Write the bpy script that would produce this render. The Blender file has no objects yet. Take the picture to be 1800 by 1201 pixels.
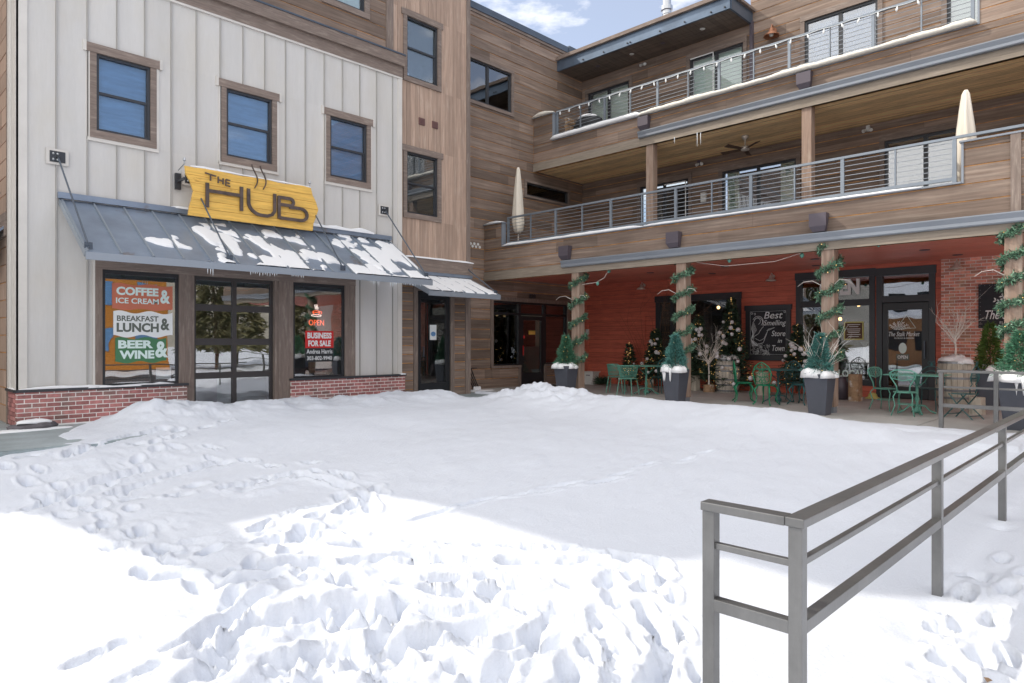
import bpy, bmesh, math, random
import numpy as np
from mathutils import Vector, Matrix
random.seed(7); np.random.seed(7)
S = bpy.context.scene
COL = S.collection
R = math.radians
# ------------------------------------------------------------------ camera
CH = 1.38
FX, FY, FOC = .7136, .7005, 1190.0
cam = bpy.data.objects.new('camera', bpy.data.cameras.new('camera'))
COL.objects.link(cam); S.camera = cam
cam.location = (0, 0, CH)
cam.rotation_euler = (R(90), 0, -math.atan2(FX, FY))
cam.data.lens = 36 * FOC / 1800; cam.data.sensor_width = 36
cam.data.clip_start = .05; cam.data.clip_end = 3000
# ------------------------------------------------------------------ light
SUN = Vector((.60, -1.0, -1.0)).normalized()          # direction the light travels
W = bpy.data.worlds.new('World'); S.world = W; W.use_nodes = True
wn = W.node_tree; wn.nodes.clear()
def wnode(t): return wn.nodes.new(t)
out = wnode('ShaderNodeOutputWorld'); bg = wnode('ShaderNodeBackground')
sky = wnode('ShaderNodeTexSky'); sky.sky_type = 'NISHITA'; sky.sun_disc = False
sky.sun_elevation = math.asin(-SUN.z); sky.sun_rotation = math.atan2(-SUN.x, -SUN.y)
sky.altitude = 2600; sky.air_density = 1.0; sky.dust_density = .6; sky.ozone_density = 1.0
tc = wnode('ShaderNodeTexCoord'); mp = wnode('ShaderNodeMapping'); mp.inputs['Scale'].default_value = (1, 1, 2.6)
mp.inputs['Location'].default_value = (.35, .1, .42)
nz = wnode('ShaderNodeTexNoise'); nz.inputs['Scale'].default_value = 5.5; nz.inputs['Detail'].default_value = 8; nz.inputs['Roughness'].default_value = .55
cr = wnode('ShaderNodeValToRGB'); cr.color_ramp.elements[0].position = .56; cr.color_ramp.elements[1].position = .72
mx = wnode('ShaderNodeMix'); mx.data_type = 'RGBA'; mx.inputs['B'].default_value = (8.6, 8.4, 8.2, 1)
mxf = wnode('ShaderNodeMath'); mxf.operation = 'MULTIPLY_ADD'; mxf.inputs[1].default_value = .75; mxf.inputs[2].default_value = .2
wn.links.new(tc.outputs['Generated'], mp.inputs['Vector']); wn.links.new(mp.outputs[0], nz.inputs['Vector'])
wn.links.new(nz.outputs['Fac'], cr.inputs['Fac']); wn.links.new(cr.outputs['Color'], mxf.inputs[0]); 
dt = wnode('ShaderNodeVectorMath'); dt.operation = 'DOT_PRODUCT'; dt.inputs[1].default_value = (-.85, -.05, .5); wn.links.new(tc.outputs['Generated'], dt.inputs[0])
mr = wnode('ShaderNodeMapRange'); mr.inputs['From Min'].default_value = .05; mr.inputs['From Max'].default_value = .8; mr.inputs['To Min'].default_value = .0; mr.inputs['To Max'].default_value = .95; wn.links.new(dt.outputs['Value'], mr.inputs['Value'])
ad = wnode('ShaderNodeMath'); ad.operation = 'ADD'; ad.use_clamp = True; wn.links.new(mxf.outputs[0], ad.inputs[0]); wn.links.new(mr.outputs[0], ad.inputs[1]); wn.links.new(ad.outputs[0], mx.inputs['Factor'])
wn.links.new(sky.outputs[0], mx.inputs['A']); wn.links.new(mx.outputs['Result'], bg.inputs['Color'])
bg.inputs['Strength'].default_value = .15
wn.links.new(bg.outputs[0], out.inputs['Surface'])
sl = bpy.data.lights.new('sun', 'SUN'); sl.energy = 2.3; sl.angle = R(.55); sl.color = (1, .93, .82)
so = bpy.data.objects.new('sun', sl); COL.objects.link(so); so.rotation_euler = SUN.to_track_quat('-Z', 'Y').to_euler(); so.location = (0, 10, 30)
S.view_settings.view_transform = 'Standard'; S.view_settings.look = 'None'; S.view_settings.gamma = 1
S.view_settings.exposure = .47; S.view_settings.use_curve_mapping = False
try:
    S.cycles.max_bounces = 10; S.cycles.transparent_max_bounces = 12; S.cycles.diffuse_bounces = 8; S.cycles.sample_clamp_indirect = 6
except Exception: pass

def PX(px, py, x=None, y=None, z=None):
    """a point of the photo on a known plane of the place"""
    r = (px - 900) / FOC; ux = FX + r * FY; uy = FY - r * FX; uz = (600 - py) / FOC
    t = x / ux if x is not None else y / uy if y is not None else (z - CH) / uz
    return Vector((ux * t, uy * t, CH + uz * t))
# ------------------------------------------------------------------ materials
def ramp(nt, fac, stops):
    n = nt.nodes.new('ShaderNodeValToRGB'); e = n.color_ramp.elements
    e[0].position = stops[0][0]; e[0].color = (*stops[0][1], 1); e[1].position = stops[-1][0]; e[1].color = (*stops[-1][1], 1)
    for p, c in stops[1:-1]:
        k = e.new(p); k.color = (*c, 1)
    nt.links.new(fac, n.inputs['Fac']); return n.outputs['Color']
def noise(nt, scale, stretch=(1, 1, 1), detail=4, rough=.55, off=(0, 0, 0)):
    t = nt.nodes.new('ShaderNodeTexCoord'); m = nt.nodes.new('ShaderNodeMapping'); m.inputs['Scale'].default_value = stretch; m.inputs['Location'].default_value = off
    n = nt.nodes.new('ShaderNodeTexNoise'); n.inputs['Scale'].default_value = scale; n.inputs['Detail'].default_value = detail; n.inputs['Roughness'].default_value = rough
    nt.links.new(t.outputs['Object'], m.inputs['Vector']); nt.links.new(m.outputs[0], n.inputs['Vector']); return n.outputs['Fac']
def mixc(nt, fac, a, b, mode='MIX'):
    n = nt.nodes.new('ShaderNodeMix'); n.data_type = 'RGBA'; n.blend_type = mode
    for k, v in (('Factor', fac), ('A', a), ('B', b)):
        if hasattr(v, 'is_linked') or hasattr(v, 'links'): nt.links.new(v, n.inputs[k])
        elif k == 'Factor': n.inputs[k].default_value = v
        else: n.inputs[k].default_value = (*v, 1)
    return n.outputs['Result']
def rng(nt, v, a, b, lo=0., hi=1.):
    n = nt.nodes.new('ShaderNodeMapRange'); n.inputs['From Min'].default_value = lo; n.inputs['From Max'].default_value = hi
    n.inputs['To Min'].default_value = a; n.inputs['To Max'].default_value = b; nt.links.new(v, n.inputs['Value']); return n.outputs['Result']
def gray(nt, v):
    n = nt.nodes.new('ShaderNodeCombineColor')
    for i in range(3): nt.links.new(v, n.inputs[i])
    return n.outputs[0]
def mat(name, color, rough=.6, metal=0., spec=.5, n1=None, n2=None, island=0., bump=0., bumpn=None, emit=None, alt=None, sub=0., coat=0.):
    """n1 = (scale, stretch, dark, light) multiplies; alt = (colour, scale, stretch, lo, hi) mixes a second colour in patches"""
    m = bpy.data.materials.new(name); m.use_nodes = True; nt = m.node_tree; b = nt.nodes['Principled BSDF']
    b.inputs['Roughness'].default_value = rough; b.inputs['Metallic'].default_value = metal; b.inputs['Specular IOR Level'].default_value = spec
    c = color; last = None
    if alt:
        f = noise(nt, alt[1], alt[2], 6, .6, (3.1, 1.7, .4)); f = rng(nt, f, 0, 1, alt[3], alt[4]); c = mixc(nt, f, c, alt[0])
    for q in (n1, n2):
        if q:
            last = noise(nt, q[0], q[1], 6, .62); c = mixc(nt, 1., c, gray(nt, rng(nt, last, q[2], q[3], .25, .75)), 'MULTIPLY')
    if island:
        g = nt.nodes.new('ShaderNodeNewGeometry'); c = mixc(nt, 1., c, gray(nt, rng(nt, g.outputs['Random Per Island'], 1 - island, 1 + island)), 'MULTIPLY')
    if isinstance(c, tuple): b.inputs['Base Color'].default_value = (*c, 1)
    else: nt.links.new(c, b.inputs['Base Color'])
    if bump:
        bn = nt.nodes.new('ShaderNodeBump'); bn.inputs['Strength'].default_value = bump; bn.inputs['Distance'].default_value = .01
        h = noise(nt, *bumpn) if bumpn else last
        nt.links.new(h, bn.inputs['Height']); nt.links.new(bn.outputs[0], b.inputs['Normal'])
    if emit:
        b.inputs['Emission Color'].default_value = (*emit[0], 1); b.inputs['Emission Strength'].default_value = emit[1]
    if coat: b.inputs['Coat Weight'].default_value = coat
    return m
def glassmat(name, tint=(.9, .95, .93), k=2.0, base=.06, wave=.0):
    m = bpy.data.materials.new(name); m.use_nodes = True; nt = m.node_tree; nt.nodes.clear()
    o = nt.nodes.new('ShaderNodeOutputMaterial'); t = nt.nodes.new('ShaderNodeBsdfTransparent'); t.inputs[0].default_value = (*tint, 1)
    g = nt.nodes.new('ShaderNodeBsdfGlossy'); g.inputs['Roughness'].default_value = .0; g.inputs['Color'].default_value = (.95, .97, 1, 1)
    f = nt.nodes.new('ShaderNodeFresnel'); f.inputs['IOR'].default_value = 1.5
    a = nt.nodes.new('ShaderNodeMath'); a.operation = 'MULTIPLY_ADD'; a.use_clamp = True; a.inputs[1].default_value = k; a.inputs[2].default_value = base
    if wave:
        bn = nt.nodes.new('ShaderNodeBump'); bn.inputs['Strength'].default_value = wave; bn.inputs['Distance'].default_value = .02
        nt.links.new(noise(nt, 1.6, (1, 1, 1), 1), bn.inputs['Height']); nt.links.new(bn.outputs[0], g.inputs['Normal'])
    mx_ = nt.nodes.new('ShaderNodeMixShader'); nt.links.new(f.outputs[0], a.inputs[0]); nt.links.new(a.outputs[0], mx_.inputs[0])
    nt.links.new(t.outputs[0], mx_.inputs[1]); nt.links.new(g.outputs[0], mx_.inputs[2]); nt.links.new(mx_.outputs[0], o.inputs[0]); return m
HB = (1, 1, 14); VB = (14, 14, .9); ISO = (1, 1, 1)
M = {}
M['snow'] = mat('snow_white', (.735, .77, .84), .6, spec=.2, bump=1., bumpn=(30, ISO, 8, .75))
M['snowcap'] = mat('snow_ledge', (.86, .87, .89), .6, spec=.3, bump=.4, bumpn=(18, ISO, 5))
M['snowdirty'] = mat('snow_aged', (.80, .76, .68), .65, spec=.3, bump=.6, bumpn=(16, ISO, 5), n1=(9, ISO, .85, 1.05))
M['ice'] = mat('icicle_ice', (.8, .85, .9), .1, spec=.7)
M['metalwall'] = mat('weathered_grey_metal_siding', (.61, .595, .575), .5, n1=(1.0, (3, 3, .35), .94, 1.05), n2=(7, (6, 6, .8), .97, 1.03), alt=((.60, .57, .52), 1.2, (1, 1, .6), .45, .75), island=.025, bump=.08)
M['metaltrim'] = mat('grey_metal_trim', (.66, .63, .59), .5, n1=(2, (1, 1, 1), .9, 1.08))
M['wood'] = mat('brown_stained_siding', (.21, .152, .120), .8, n1=(1.6, (.5, .5, 16), .66, 1.34), n2=(.55, ISO, .72, 1.28), island=.30, bump=.5, alt=((.31, .245, .20), 1.6, (.5, .5, 9), .48, .78))
M['woodback'] = mat('raw_orange_wood_groove', (.72, .36, .13), .8, n1=(3, (1, 1, 1), .25, 1.25))
M['woodtrim'] = mat('brown_wood_trim', (.20, .155, .132), .78, n1=(2.5, HB, .75, 1.3), island=.12, bump=.4, alt=((.29, .24, .205), 3, (1, 1, 5), .52, .72))
M['woodtrimv'] = mat('brown_wood_trim_upright', (.20, .155, .132), .78, n1=(2.2, VB, .75, 1.3), island=.12, bump=.4, alt=((.29, .24, .205), 3, (6, 6, 1), .52, .72))
M['woodpost'] = mat('weathered_timber_post', (.31, .215, .165), .8, n1=(2.0, VB, .72, 1.28), island=.1, bump=.5, alt=((.40, .31, .25), 2, (5, 5, 1), .45, .7))
M['woodgrey'] = mat('weathered_grey_beam', (.28, .235, .19), .8, n1=(2.2, HB, .75, 1.25), n2=(.7, ISO, .85, 1.15), bump=.4)
M['tan'] = mat('pinkish_tan_vertical_boards', (.42, .30, .232), .8, n1=(1.6, VB, .74, 1.24), island=.14, bump=.4, alt=((.50, .385, .31), 1.8, (7, 7, 1.1), .55, .75))
M['tanback'] = mat('dark_board_joint', (.16, .11, .085), .9)  # plain dark brown backing that shows in the gaps between boards
M['red'] = mat('red_painted_boards', (.60, .145, .09), .62, n1=(2.2, (1, 1, 10), .72, 1.22), island=.1, bump=.35)
M['redceil'] = mat('red_painted_ceiling', (.70, .22, .16), .45, n1=(1.6, (6, .6, 1), .85, 1.15), island=.06, bump=.15)
M['redback'] = mat('dark_red_groove', (.07, .018, .01), .8)
M['cedar'] = mat('cedar_soffit_boards', (.92, .66, .36), .7, n1=(2.4, (14, .9, 1), .6, 1.35), island=.22, bump=.4)
M['cedarback'] = mat('dark_soffit_gap', (.05, .03, .02), .9)
M['soffdark'] = mat('dark_stained_soffit', (.13, .10, .08), .6, n1=(1.6, (10, .8, 1), .6, 1.5), island=.15, bump=.3)
M['brick'] = mat('purple_red_brick', (.42, .175, .165), .85, n1=(14, ISO, .7, 1.25), island=.34, bump=.5, alt=((.34, .20, .18), 2.6, ISO, .5, .62))
M['brickred'] = mat('orange_red_brick', (.68, .29, .215), .85, n1=(14, ISO, .75, 1.2), island=.3, bump=.5, alt=((.62, .36, .25), 3.2, ISO, .5, .65))
M['mortar'] = mat('pale_mortar', (.88, .85, .81), .95, n1=(20, ISO, .85, 1.1), bump=.4)
M['black'] = mat('black_door_metal', (.018, .02, .024), .38, n1=(3, ISO, .8, 1.3))
M['sash'] = mat('dark_bronze_sash', (.035, .038, .045), .4)
M['garage'] = mat('bronze_aluminium_rail', (.04, .036, .036), .42, n1=(3, ISO, .9, 1.2))
M['steel'] = mat('blue_grey_steel', (.085, .105, .135), .42, .35, n1=(3, ISO, .85, 1.2))
M['steelfascia'] = mat('blue_steel_channel', (.11, .15, .21), .35, .5, n1=(1.5, ISO, .7, 1.4))
M['gutter'] = mat('slate_grey_gutter', (.24, .265, .305), .4, .2, n1=(1.2, ISO, .92, 1.1))
M['awn'] = mat('blue_grey_standing_seam', (.24, .29, .37), .38, .35, n1=(1.4, (1, 1, 1), .75, 1.2), alt=((.20, .16, .14), 1.7, (1, 1, 1), .6, .72))
M['awnseam'] = mat('blue_grey_seam', (.30, .34, .39), .4, .35)
M['rail'] = mat('mill_finish_steel_tube', (.20, .20, .198), .36, .7, n1=(2.2, (1, 1, 1), .72, 1.2), n2=(40, (1, 1, .2), .93, 1.06), bump=.06)
M['railfar'] = mat('galvanised_grey_rail', (.24, .275, .32), .42, .45, n1=(4, ISO, .85, 1.1))
M['cable'] = mat('stainless_cable', (.33, .36, .40), .4, .6)
M['brownmetal'] = mat('purple_brown_sheet_metal', (.10, .085, .105), .45, .2)
M['concrete'] = mat('wet_blue_concrete', (.42, .415, .40), .7, n1=(1.3, ISO, .78, 1.15), n2=(18, ISO, .9, 1.08), bump=.2)
M['walk'] = mat('wet_bluish_sidewalk', (.33, .39, .41), .45, n1=(1.6, ISO, .7, 1.3), n2=(20, ISO, .9, 1.1), bump=.2)
M['asphalt'] = mat('dark_wet_asphalt', (.05, .052, .058), .6, n1=(8, ISO, .7, 1.4), bump=.4)
M['ground'] = mat('snowy_ground', (.8, .82, .86), .7, n1=(.2, ISO, .92, 1.05), bump=.3)
M['glass'] = glassmat('clear_window_glass', (.985,.995,.99), k=.9, base=.03)
M['glasshub'] = glassmat('reflective_shop_glass', (.97,.98,.98), k=1.6, base=.14, wave=.12)
M['glassdark'] = glassmat('dim_door_glass', (.9, .93, .93), k=1.0, base=.05)
M['shadew'] = mat('pale_green_roller_shade', (.50, .62, .585), .8, n1=(.8, (3, 3, .3), .95, 1.05))
M['shadesky'] = mat('painted_sky_blue', (.13, .28, .52), .8, n1=(2.2, (1, 1, 8), .8, 1.2))  # blue base colour stands in for sky reflected in the panes
M['seam'] = mat('grey_seam_shadow', (.40, .385, .365), .5)
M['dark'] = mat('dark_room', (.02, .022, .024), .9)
M['roomg'] = mat('olive_room', (.16, .20, .12), .9)
M['blind'] = mat('dark_slat_blind', (.06, .07, .075), .5)
M['curtain'] = mat('white_green_curtain', (.55, .66, .56), .9, n1=(5, (4, 4, .2), .75, 1.1))
M['signwood'] = mat('yellow_stained_plank', (.82, .50, .11), .6, n1=(2.4, (1, 1, 12), .72, 1.18), island=.12, bump=.35, alt=((.42, .20, .03), 3.2, (1, 1, 3), .62, .72))
M['signletter'] = mat('weathered_steel_letter', (.10, .075, .066), .55, .3, n1=(6, ISO, .6, 1.6))
M['white'] = mat('white_vinyl', (.82, .84, .84), .6)
M['mintvinyl'] = mat('pale_mint_vinyl', (.72, .86, .83), .6)
M['redvinyl'] = mat('brick_red_vinyl', (.56, .17, .10), .6)
M['greenvinyl'] = mat('green_vinyl', (.06, .20, .09), .6)
M['greyvinyl'] = mat('olive_grey_vinyl', (.12, .14, .12), .6)
M['salered'] = mat('bright_red_card', (.62, .02, .02), .5)
M['saleblack'] = mat('black_card', (.015, .02, .022), .5)
M['neon'] = mat('orange_neon', (1, .2, .05), .5, emit=((1, .12, .03), 1.3))
M['neonw'] = mat('white_neon', (1, .8, .5), .5, emit=((.9, .8, .75), 1.1))
M['planter'] = mat('slate_planter', (.075, .082, .105), .5, n1=(3, ISO, .88, 1.15))
M['bark'] = mat('bark_brown', (.12, .075, .05), .9, n1=(12, (4, 4, 1), .6, 1.4), bump=.8)
M['logend'] = mat('cut_log', (.34, .22, .13), .85, n1=(10, ISO, .6, 1.3), bump=.5, alt=((.6, .55, .5), 5, ISO, .55, .65))
M['birch'] = mat('white_birch_twig', (.84, .79, .73), .7, n1=(12, ISO, .8, 1.1))
M['willow'] = mat('bare_rusty_twig', (.16, .075, .04), .8)
M['spruce'] = mat('blue_green_needles', (.085, .24, .215), .6, island=.45)
M['spruceg'] = mat('green_needles', (.07, .20, .12), .6, island=.5)
M['xmas'] = mat('dark_conifer_needles', (.035, .07, .04), .65, island=.6)
M['arbor'] = mat('bright_arborvitae', (.09, .16, .03), .65, island=.5)
M['garland'] = mat('green_garland_leaf', (.10, .20, .13), .45, island=.75)
M['twinkle'] = mat('warm_fairy_light', (1, .7, .3), .5, emit=((1, .62, .2), 1.1))
M['lampglow'] = mat('lit_bulb', (1, .8, .5), .5, emit=((1, .62, .25), 3))
M['ornament'] = mat('white_glitter_ball', (.85, .83, .86), .4, n1=(40, ISO, .85, 1.1))
M['mint'] = mat('mint_painted_metal', (.12, .34, .27), .45, n1=(8, ISO, .8, 1.2))
M['green'] = mat('bright_green_cast_metal', (.012, .20, .10), .35, n1=(8, ISO, .8, 1.2))
M['teal'] = mat('dark_teal_cast_metal', (.03, .11, .115), .4, n1=(8, ISO, .8, 1.2))
M['barrel'] = mat('grey_oak_stave', (.62, .57, .50), .8, n1=(3, (9, 9, .7), .65, 1.2), island=.15, bump=.4)
M['barrelpale'] = mat('bleached_oak_stave', (.55, .50, .42), .8, n1=(2.2, (8, 8, 1), .55, 1.1), island=.12, bump=.4)
M['hoop'] = mat('galvanised_hoop', (.22, .23, .25), .45, .6, n1=(6, ISO, .7, 1.3))
M['chalkb'] = mat('chalkboard_slate', (.022, .024, .03), .75, n1=(2, ISO, .7, 1.7))
M['chalk'] = mat('white_chalk', (.8, .84, .86), .9)
M['umb'] = mat('cream_umbrella_canvas', (.78, .71, .61), .85, n1=(2, (4, 4, .4), .85, 1.06))
M['copper'] = mat('copper_lamp', (.42, .2, .12), .45, .7, n1=(8, ISO, .6, 1.3))
M['nickel'] = mat('aged_nickel_lamp', (.62, .56, .50), .4, .35)
M['ventred'] = mat('maroon_vent', (.17, .09, .085), .6)
M['plastic'] = mat('white_plastic', (.7, .7, .68), .5)
M['flue'] = mat('silver_flue', (.5, .52, .55), .3, .8)
M['stone'] = mat('grey_purple_stone', (.12, .11, .12), .85, n1=(6, ISO, .6, 1.4), bump=.6)
M['yellow'] = mat('pale_yellow_felt', (.62, .58, .2), .8, n1=(20, ISO, .8, 1.1))
M['cover'] = mat('black_fabric_cover', (.025, .027, .032), .7, bump=.3, bumpn=(6, ISO, 3))
M['browngable'] = mat('brown_board_siding', (.34, .17, .075), .7, n1=(2, (1, 1, 9), .75, 1.2))
M['loghouse'] = mat('orange_log_siding', (.55, .22, .035), .6, n1=(2, (1, 1, 9), .75, 1.2), bump=.3)
M['pine'] = mat('pine_foliage', (.16, .145, .07), .8, island=.5)
M['paintblue'] = mat('dark_blue_car_paint', (.02, .035, .06), .2, coat=1.)
M['tyre'] = mat('black_rubber', (.02, .02, .02), .8)
M['hill'] = mat('distant_hill', (.34, .31, .26), .9, n1=(.05, ISO, .7, 1.3))
# ------------------------------------------------------------------ mesh builder
class MB:
    def __init__(s): s.v = []; s.f = []
    def add(s, vs, fs):
        o = len(s.v); s.v += [tuple(p) for p in vs]; s.f += [tuple(i + o for i in q) for q in fs]; return s
    def box(s, x0, x1, y0, y1, z0, z1):
        if x0 > x1: x0, x1 = x1, x0
        if y0 > y1: y0, y1 = y1, y0
        if z0 > z1: z0, z1 = z1, z0
        return s.add([(x0,y0,z0),(x1,y0,z0),(x1,y1,z0),(x0,y1,z0),(x0,y0,z1),(x1,y0,z1),(x1,y1,z1),(x0,y1,z1)],
                     [(0,3,2,1),(4,5,6,7),(0,1,5,4),(1,2,6,5),(2,3,7,6),(3,0,4,7)])
    def bar(s, a, b, w, h, up=(0, 0, 1)):
        a = Vector(a); b = Vector(b); d = (b - a).normalized(); up = Vector(up)
        if abs(d.dot(up)) > .98: up = Vector((1, 0, 0))
        sd = d.cross(up).normalized() * w / 2; u = sd.cross(d).normalized() * h / 2
        vs = [a - sd - u, a + sd - u, a + sd + u, a - sd + u, b - sd - u, b + sd - u, b + sd + u, b - sd + u]
        return s.add(vs, [(0,1,2,3),(7,6,5,4),(1,0,4,5),(2,1,5,6),(3,2,6,7),(0,3,7,4)])
    def path(s, pts, r, n=6, closed=False, cap=True):
        pts = [Vector(p) for p in pts]; rs = r if isinstance(r, (list, tuple)) else [r] * len(pts); N = len(pts); prev = None; rings = []
        for i, p in enumerate(pts):
            if closed: d = pts[(i + 1) % N] - pts[i - 1]
            else: d = pts[min(i + 1, N - 1)] - pts[max(i - 1, 0)]
            if d.length < 1e-9: d = Vector((0, 0, 1))
            d.normalize()
            if prev is None: u = d.cross(Vector((0, 0, 1))) if abs(d.z) < .95 else d.cross(Vector((1, 0, 0)))
            else: u = prev - d * prev.dot(d)
            u.normalize(); prev = u; w = d.cross(u)
            rings.append([p + (u * math.cos(2 * math.pi * k / n) + w * math.sin(2 * math.pi * k / n)) * rs[i] for k in range(n)])
        o = len(s.v); s.v += [tuple(q) for ring in rings for q in ring]
        for i in range(N if closed else N - 1):
            j = (i + 1) % N
            for k in range(n): s.f.append((o + i*n + k, o + i*n + (k+1) % n, o + j*n + (k+1) % n, o + j*n + k))
        if cap and not closed:
            s.f.append(tuple(o + k for k in range(n))[::-1]); s.f.append(tuple(o + (N-1)*n + k for k in range(n)))
        return s
    def tube(s, a, b, r, n=8, r2=None): return s.path([a, b], [r, r if r2 is None else r2], n)
    def lathe(s, prof, c=(0, 0, 0), n=20, cap=True, sx=1, sy=1, ph=0):
        o = len(s.v); m = len(prof)
        for r, z in prof:
            for k in range(n):
                a = 2 * math.pi * k / n + ph; s.v.append((c[0] + r * math.cos(a) * sx, c[1] + r * math.sin(a) * sy, c[2] + z))
        for i in range(m - 1):
            for k in range(n): s.f.append((o + i*n + k, o + i*n + (k+1) % n, o + (i+1)*n + (k+1) % n, o + (i+1)*n + k))
        if cap: s.f.append(tuple(o + k for k in range(n))[::-1]); s.f.append(tuple(o + (m-1)*n + k for k in range(n)))
        return s
    def ball(s, c, r, n=10, sz=1.):
        return s.lathe([(max(1e-4, r * math.sin(math.pi * i / (n//2+1))), -r * sz * math.cos(math.pi * i / (n//2+1))) for i in range(n//2+2)], c, n, False)
    def prism(s, poly, z0, z1):
        n = len(poly); o = len(s.v); s.v += [(p[0], p[1], z0) for p in poly] + [(p[0], p[1], z1) for p in poly]
        s.f.append(tuple(o + i for i in range(n))[::-1]); s.f.append(tuple(o + n + i for i in range(n)))
        for i in range(n): s.f.append((o + i, o + (i+1) % n, o + n + (i+1) % n, o + n + i))
        return s
    def leaf(s, p, d, L, w):
        d = d.normalized(); q = d.cross(Vector((random.gauss(0,1), random.gauss(0,1), random.gauss(0,1)))).normalized() * w / 2
        m = p + d * L * .5; return s.add([p, m + q, p + d * L, m - q], [(0, 1, 2, 3)])
    def xf(s, mt): s.v = [tuple(mt @ Vector(p)) for p in s.v]; return s
    def build(s, name, m, parent=None, smooth=False, bevel=0.):
        me = bpy.data.meshes.new(name); me.from_pydata(s.v, [], s.f); me.update()
        if smooth: me.polygons.foreach_set('use_smooth', [True] * len(me.polygons))
        me.materials.append(M[m] if isinstance(m, str) else m)
        o = bpy.data.objects.new(name, me); COL.objects.link(o)
        if parent is not None:
            o.parent = parent
            if parent.type == 'EMPTY': o.location = -parent.location
        if bevel:
            b = o.modifiers.new('bevel', 'BEVEL'); b.width = bevel; b.segments = 2; b.limit_method = 'ANGLE'
        return o
def tag(o, label, cat, group=None, kind=None):
    o['label'] = label
    if cat: o['category'] = cat
    if group: o['group'] = group
    if kind: o['kind'] = kind
    return o
def structure(o, label=None):
    o['kind'] = 'structure'
    if label: o['label'] = label
    return o
def empty(name, loc, label, cat, group=None):
    o = bpy.data.objects.new(name, None); o.empty_display_size = .2; COL.objects.link(o); o.location = Vector(loc)
    return tag(o, label, cat, group)
def dup(o, parent=None):
    c = o.copy(); COL.objects.link(c); c.parent = parent
    for ch in list(o.children): dup(ch, c)
    return c
def place(proto, used, loc, rz, label, scale=1.):
    o = proto if not used else dup(proto)
    o.location = Vector(loc); o.rotation_euler = (0, 0, rz); o.scale = (scale,) * 3; o['label'] = label; return o
class PL:
    """wall plane: axis 'y' faces -y (u = x), axis 'x' faces -x (u = y); w grows outward"""
    def __init__(s, ax, c): s.ax = ax; s.c = c
    def box(s, mb, u0, u1, z0, z1, w0, w1):
        if s.ax == 'y': mb.box(u0, u1, s.c - w1, s.c - w0, z0, z1)
        else: mb.box(s.c - w1, s.c - w0, u0, u1, z0, z1)
        return mb
    def p(s, u, z, w=0.): return Vector((u, s.c - w, z)) if s.ax == 'y' else Vector((s.c - w, u, z))
    def px(s, px, py, w=0.):
        q = PX(px, py, **{s.ax: s.c - w}); return (q.x if s.ax == 'y' else q.y), q.z
def cells(u0, u1, z0, z1, holes):
    us = sorted({u0, u1, *[h[i] for h in holes for i in (0, 1) if u0 < h[i] < u1]}); zs = sorted({z0, z1, *[h[i] for h in holes for i in (2, 3) if z0 < h[i] < z1]})
    for a, b in zip(zs, zs[1:]):
        run = None
        for c, d in zip(us, us[1:]):
            cu, cz = (c + d) / 2, (a + b) / 2
            if any(h[0] < cu < h[1] and h[2] < cz < h[3] for h in holes):
                if run: yield (run[0], run[1], a, b); run = None
            else: run = (run[0], d) if run else (c, d)
        if run: yield (run[0], run[1], a, b)
def hboards(mb, P, u0, u1, z0, z1, holes, pitch=.29, gap=.019, th=.014, w=0., joints=4.2, lap=0.):
    z = z0; k = 0
    while z < z1 - 1e-4:
        zt = min(z + pitch, z1); cuts = []; u = u0 + random.random() * joints
        while u < u1: cuts.append(u); u += joints * random.uniform(.7, 1.3)
        for a, b, c, d in cells(u0, u1, z, max(z + .01, zt - gap), holes):
            ed = [a] + [q for q in cuts if a + .1 < q < b - .1] + [b]; jw = random.uniform(-.002, .002)
            for e, f in zip(ed, ed[1:]): P.box(mb, e + .0015, f - .0015, c, d, w, w + th + jw)
        z = zt
    return mb
def vboards(mb, P, u0, u1, z0, z1, holes, pitch=.14, gap=.008, th=.02, w=0.):
    u = u0
    while u < u1 - 1e-4:
        ut = min(u + pitch, u1); jw = random.uniform(-.002, .002)
        for a, b, c, d in cells(u, max(u + .01, ut - gap), z0, z1, holes): P.box(mb, a, b, c, d, w, w + th + jw)
        u = ut
    return mb
def sheet(mb, P, u0, u1, z0, z1, holes, w0=-.06, w1=0.):
    for a, b, c, d in cells(u0, u1, z0, z1, holes): P.box(mb, a, b, c, d, w0, w1)
    return mb
def bricks(mb, P, u0, u1, z0, z1, w0, w1, L=.203, H=.0725, j=.014, holes=()):
    z = z0 + j; k = 0
    while z < z1 - .02:
        zt = min(z + H - j, z1); u = u0 - (L / 2 if k % 2 else 0)
        while u < u1:
            a = max(u + j / 2, u0); b = min(u + L - j / 2, u1)
            if b - a > .02 and not any(h[0] < (a+b)/2 < h[1] and h[2] < (z+zt)/2 < h[3] for h in holes): P.box(mb, a, b, z, zt, w0, w1 + random.uniform(-.002, .002))
            u += L
        z += H; k += 1
    return mb
_tc = {}
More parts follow.
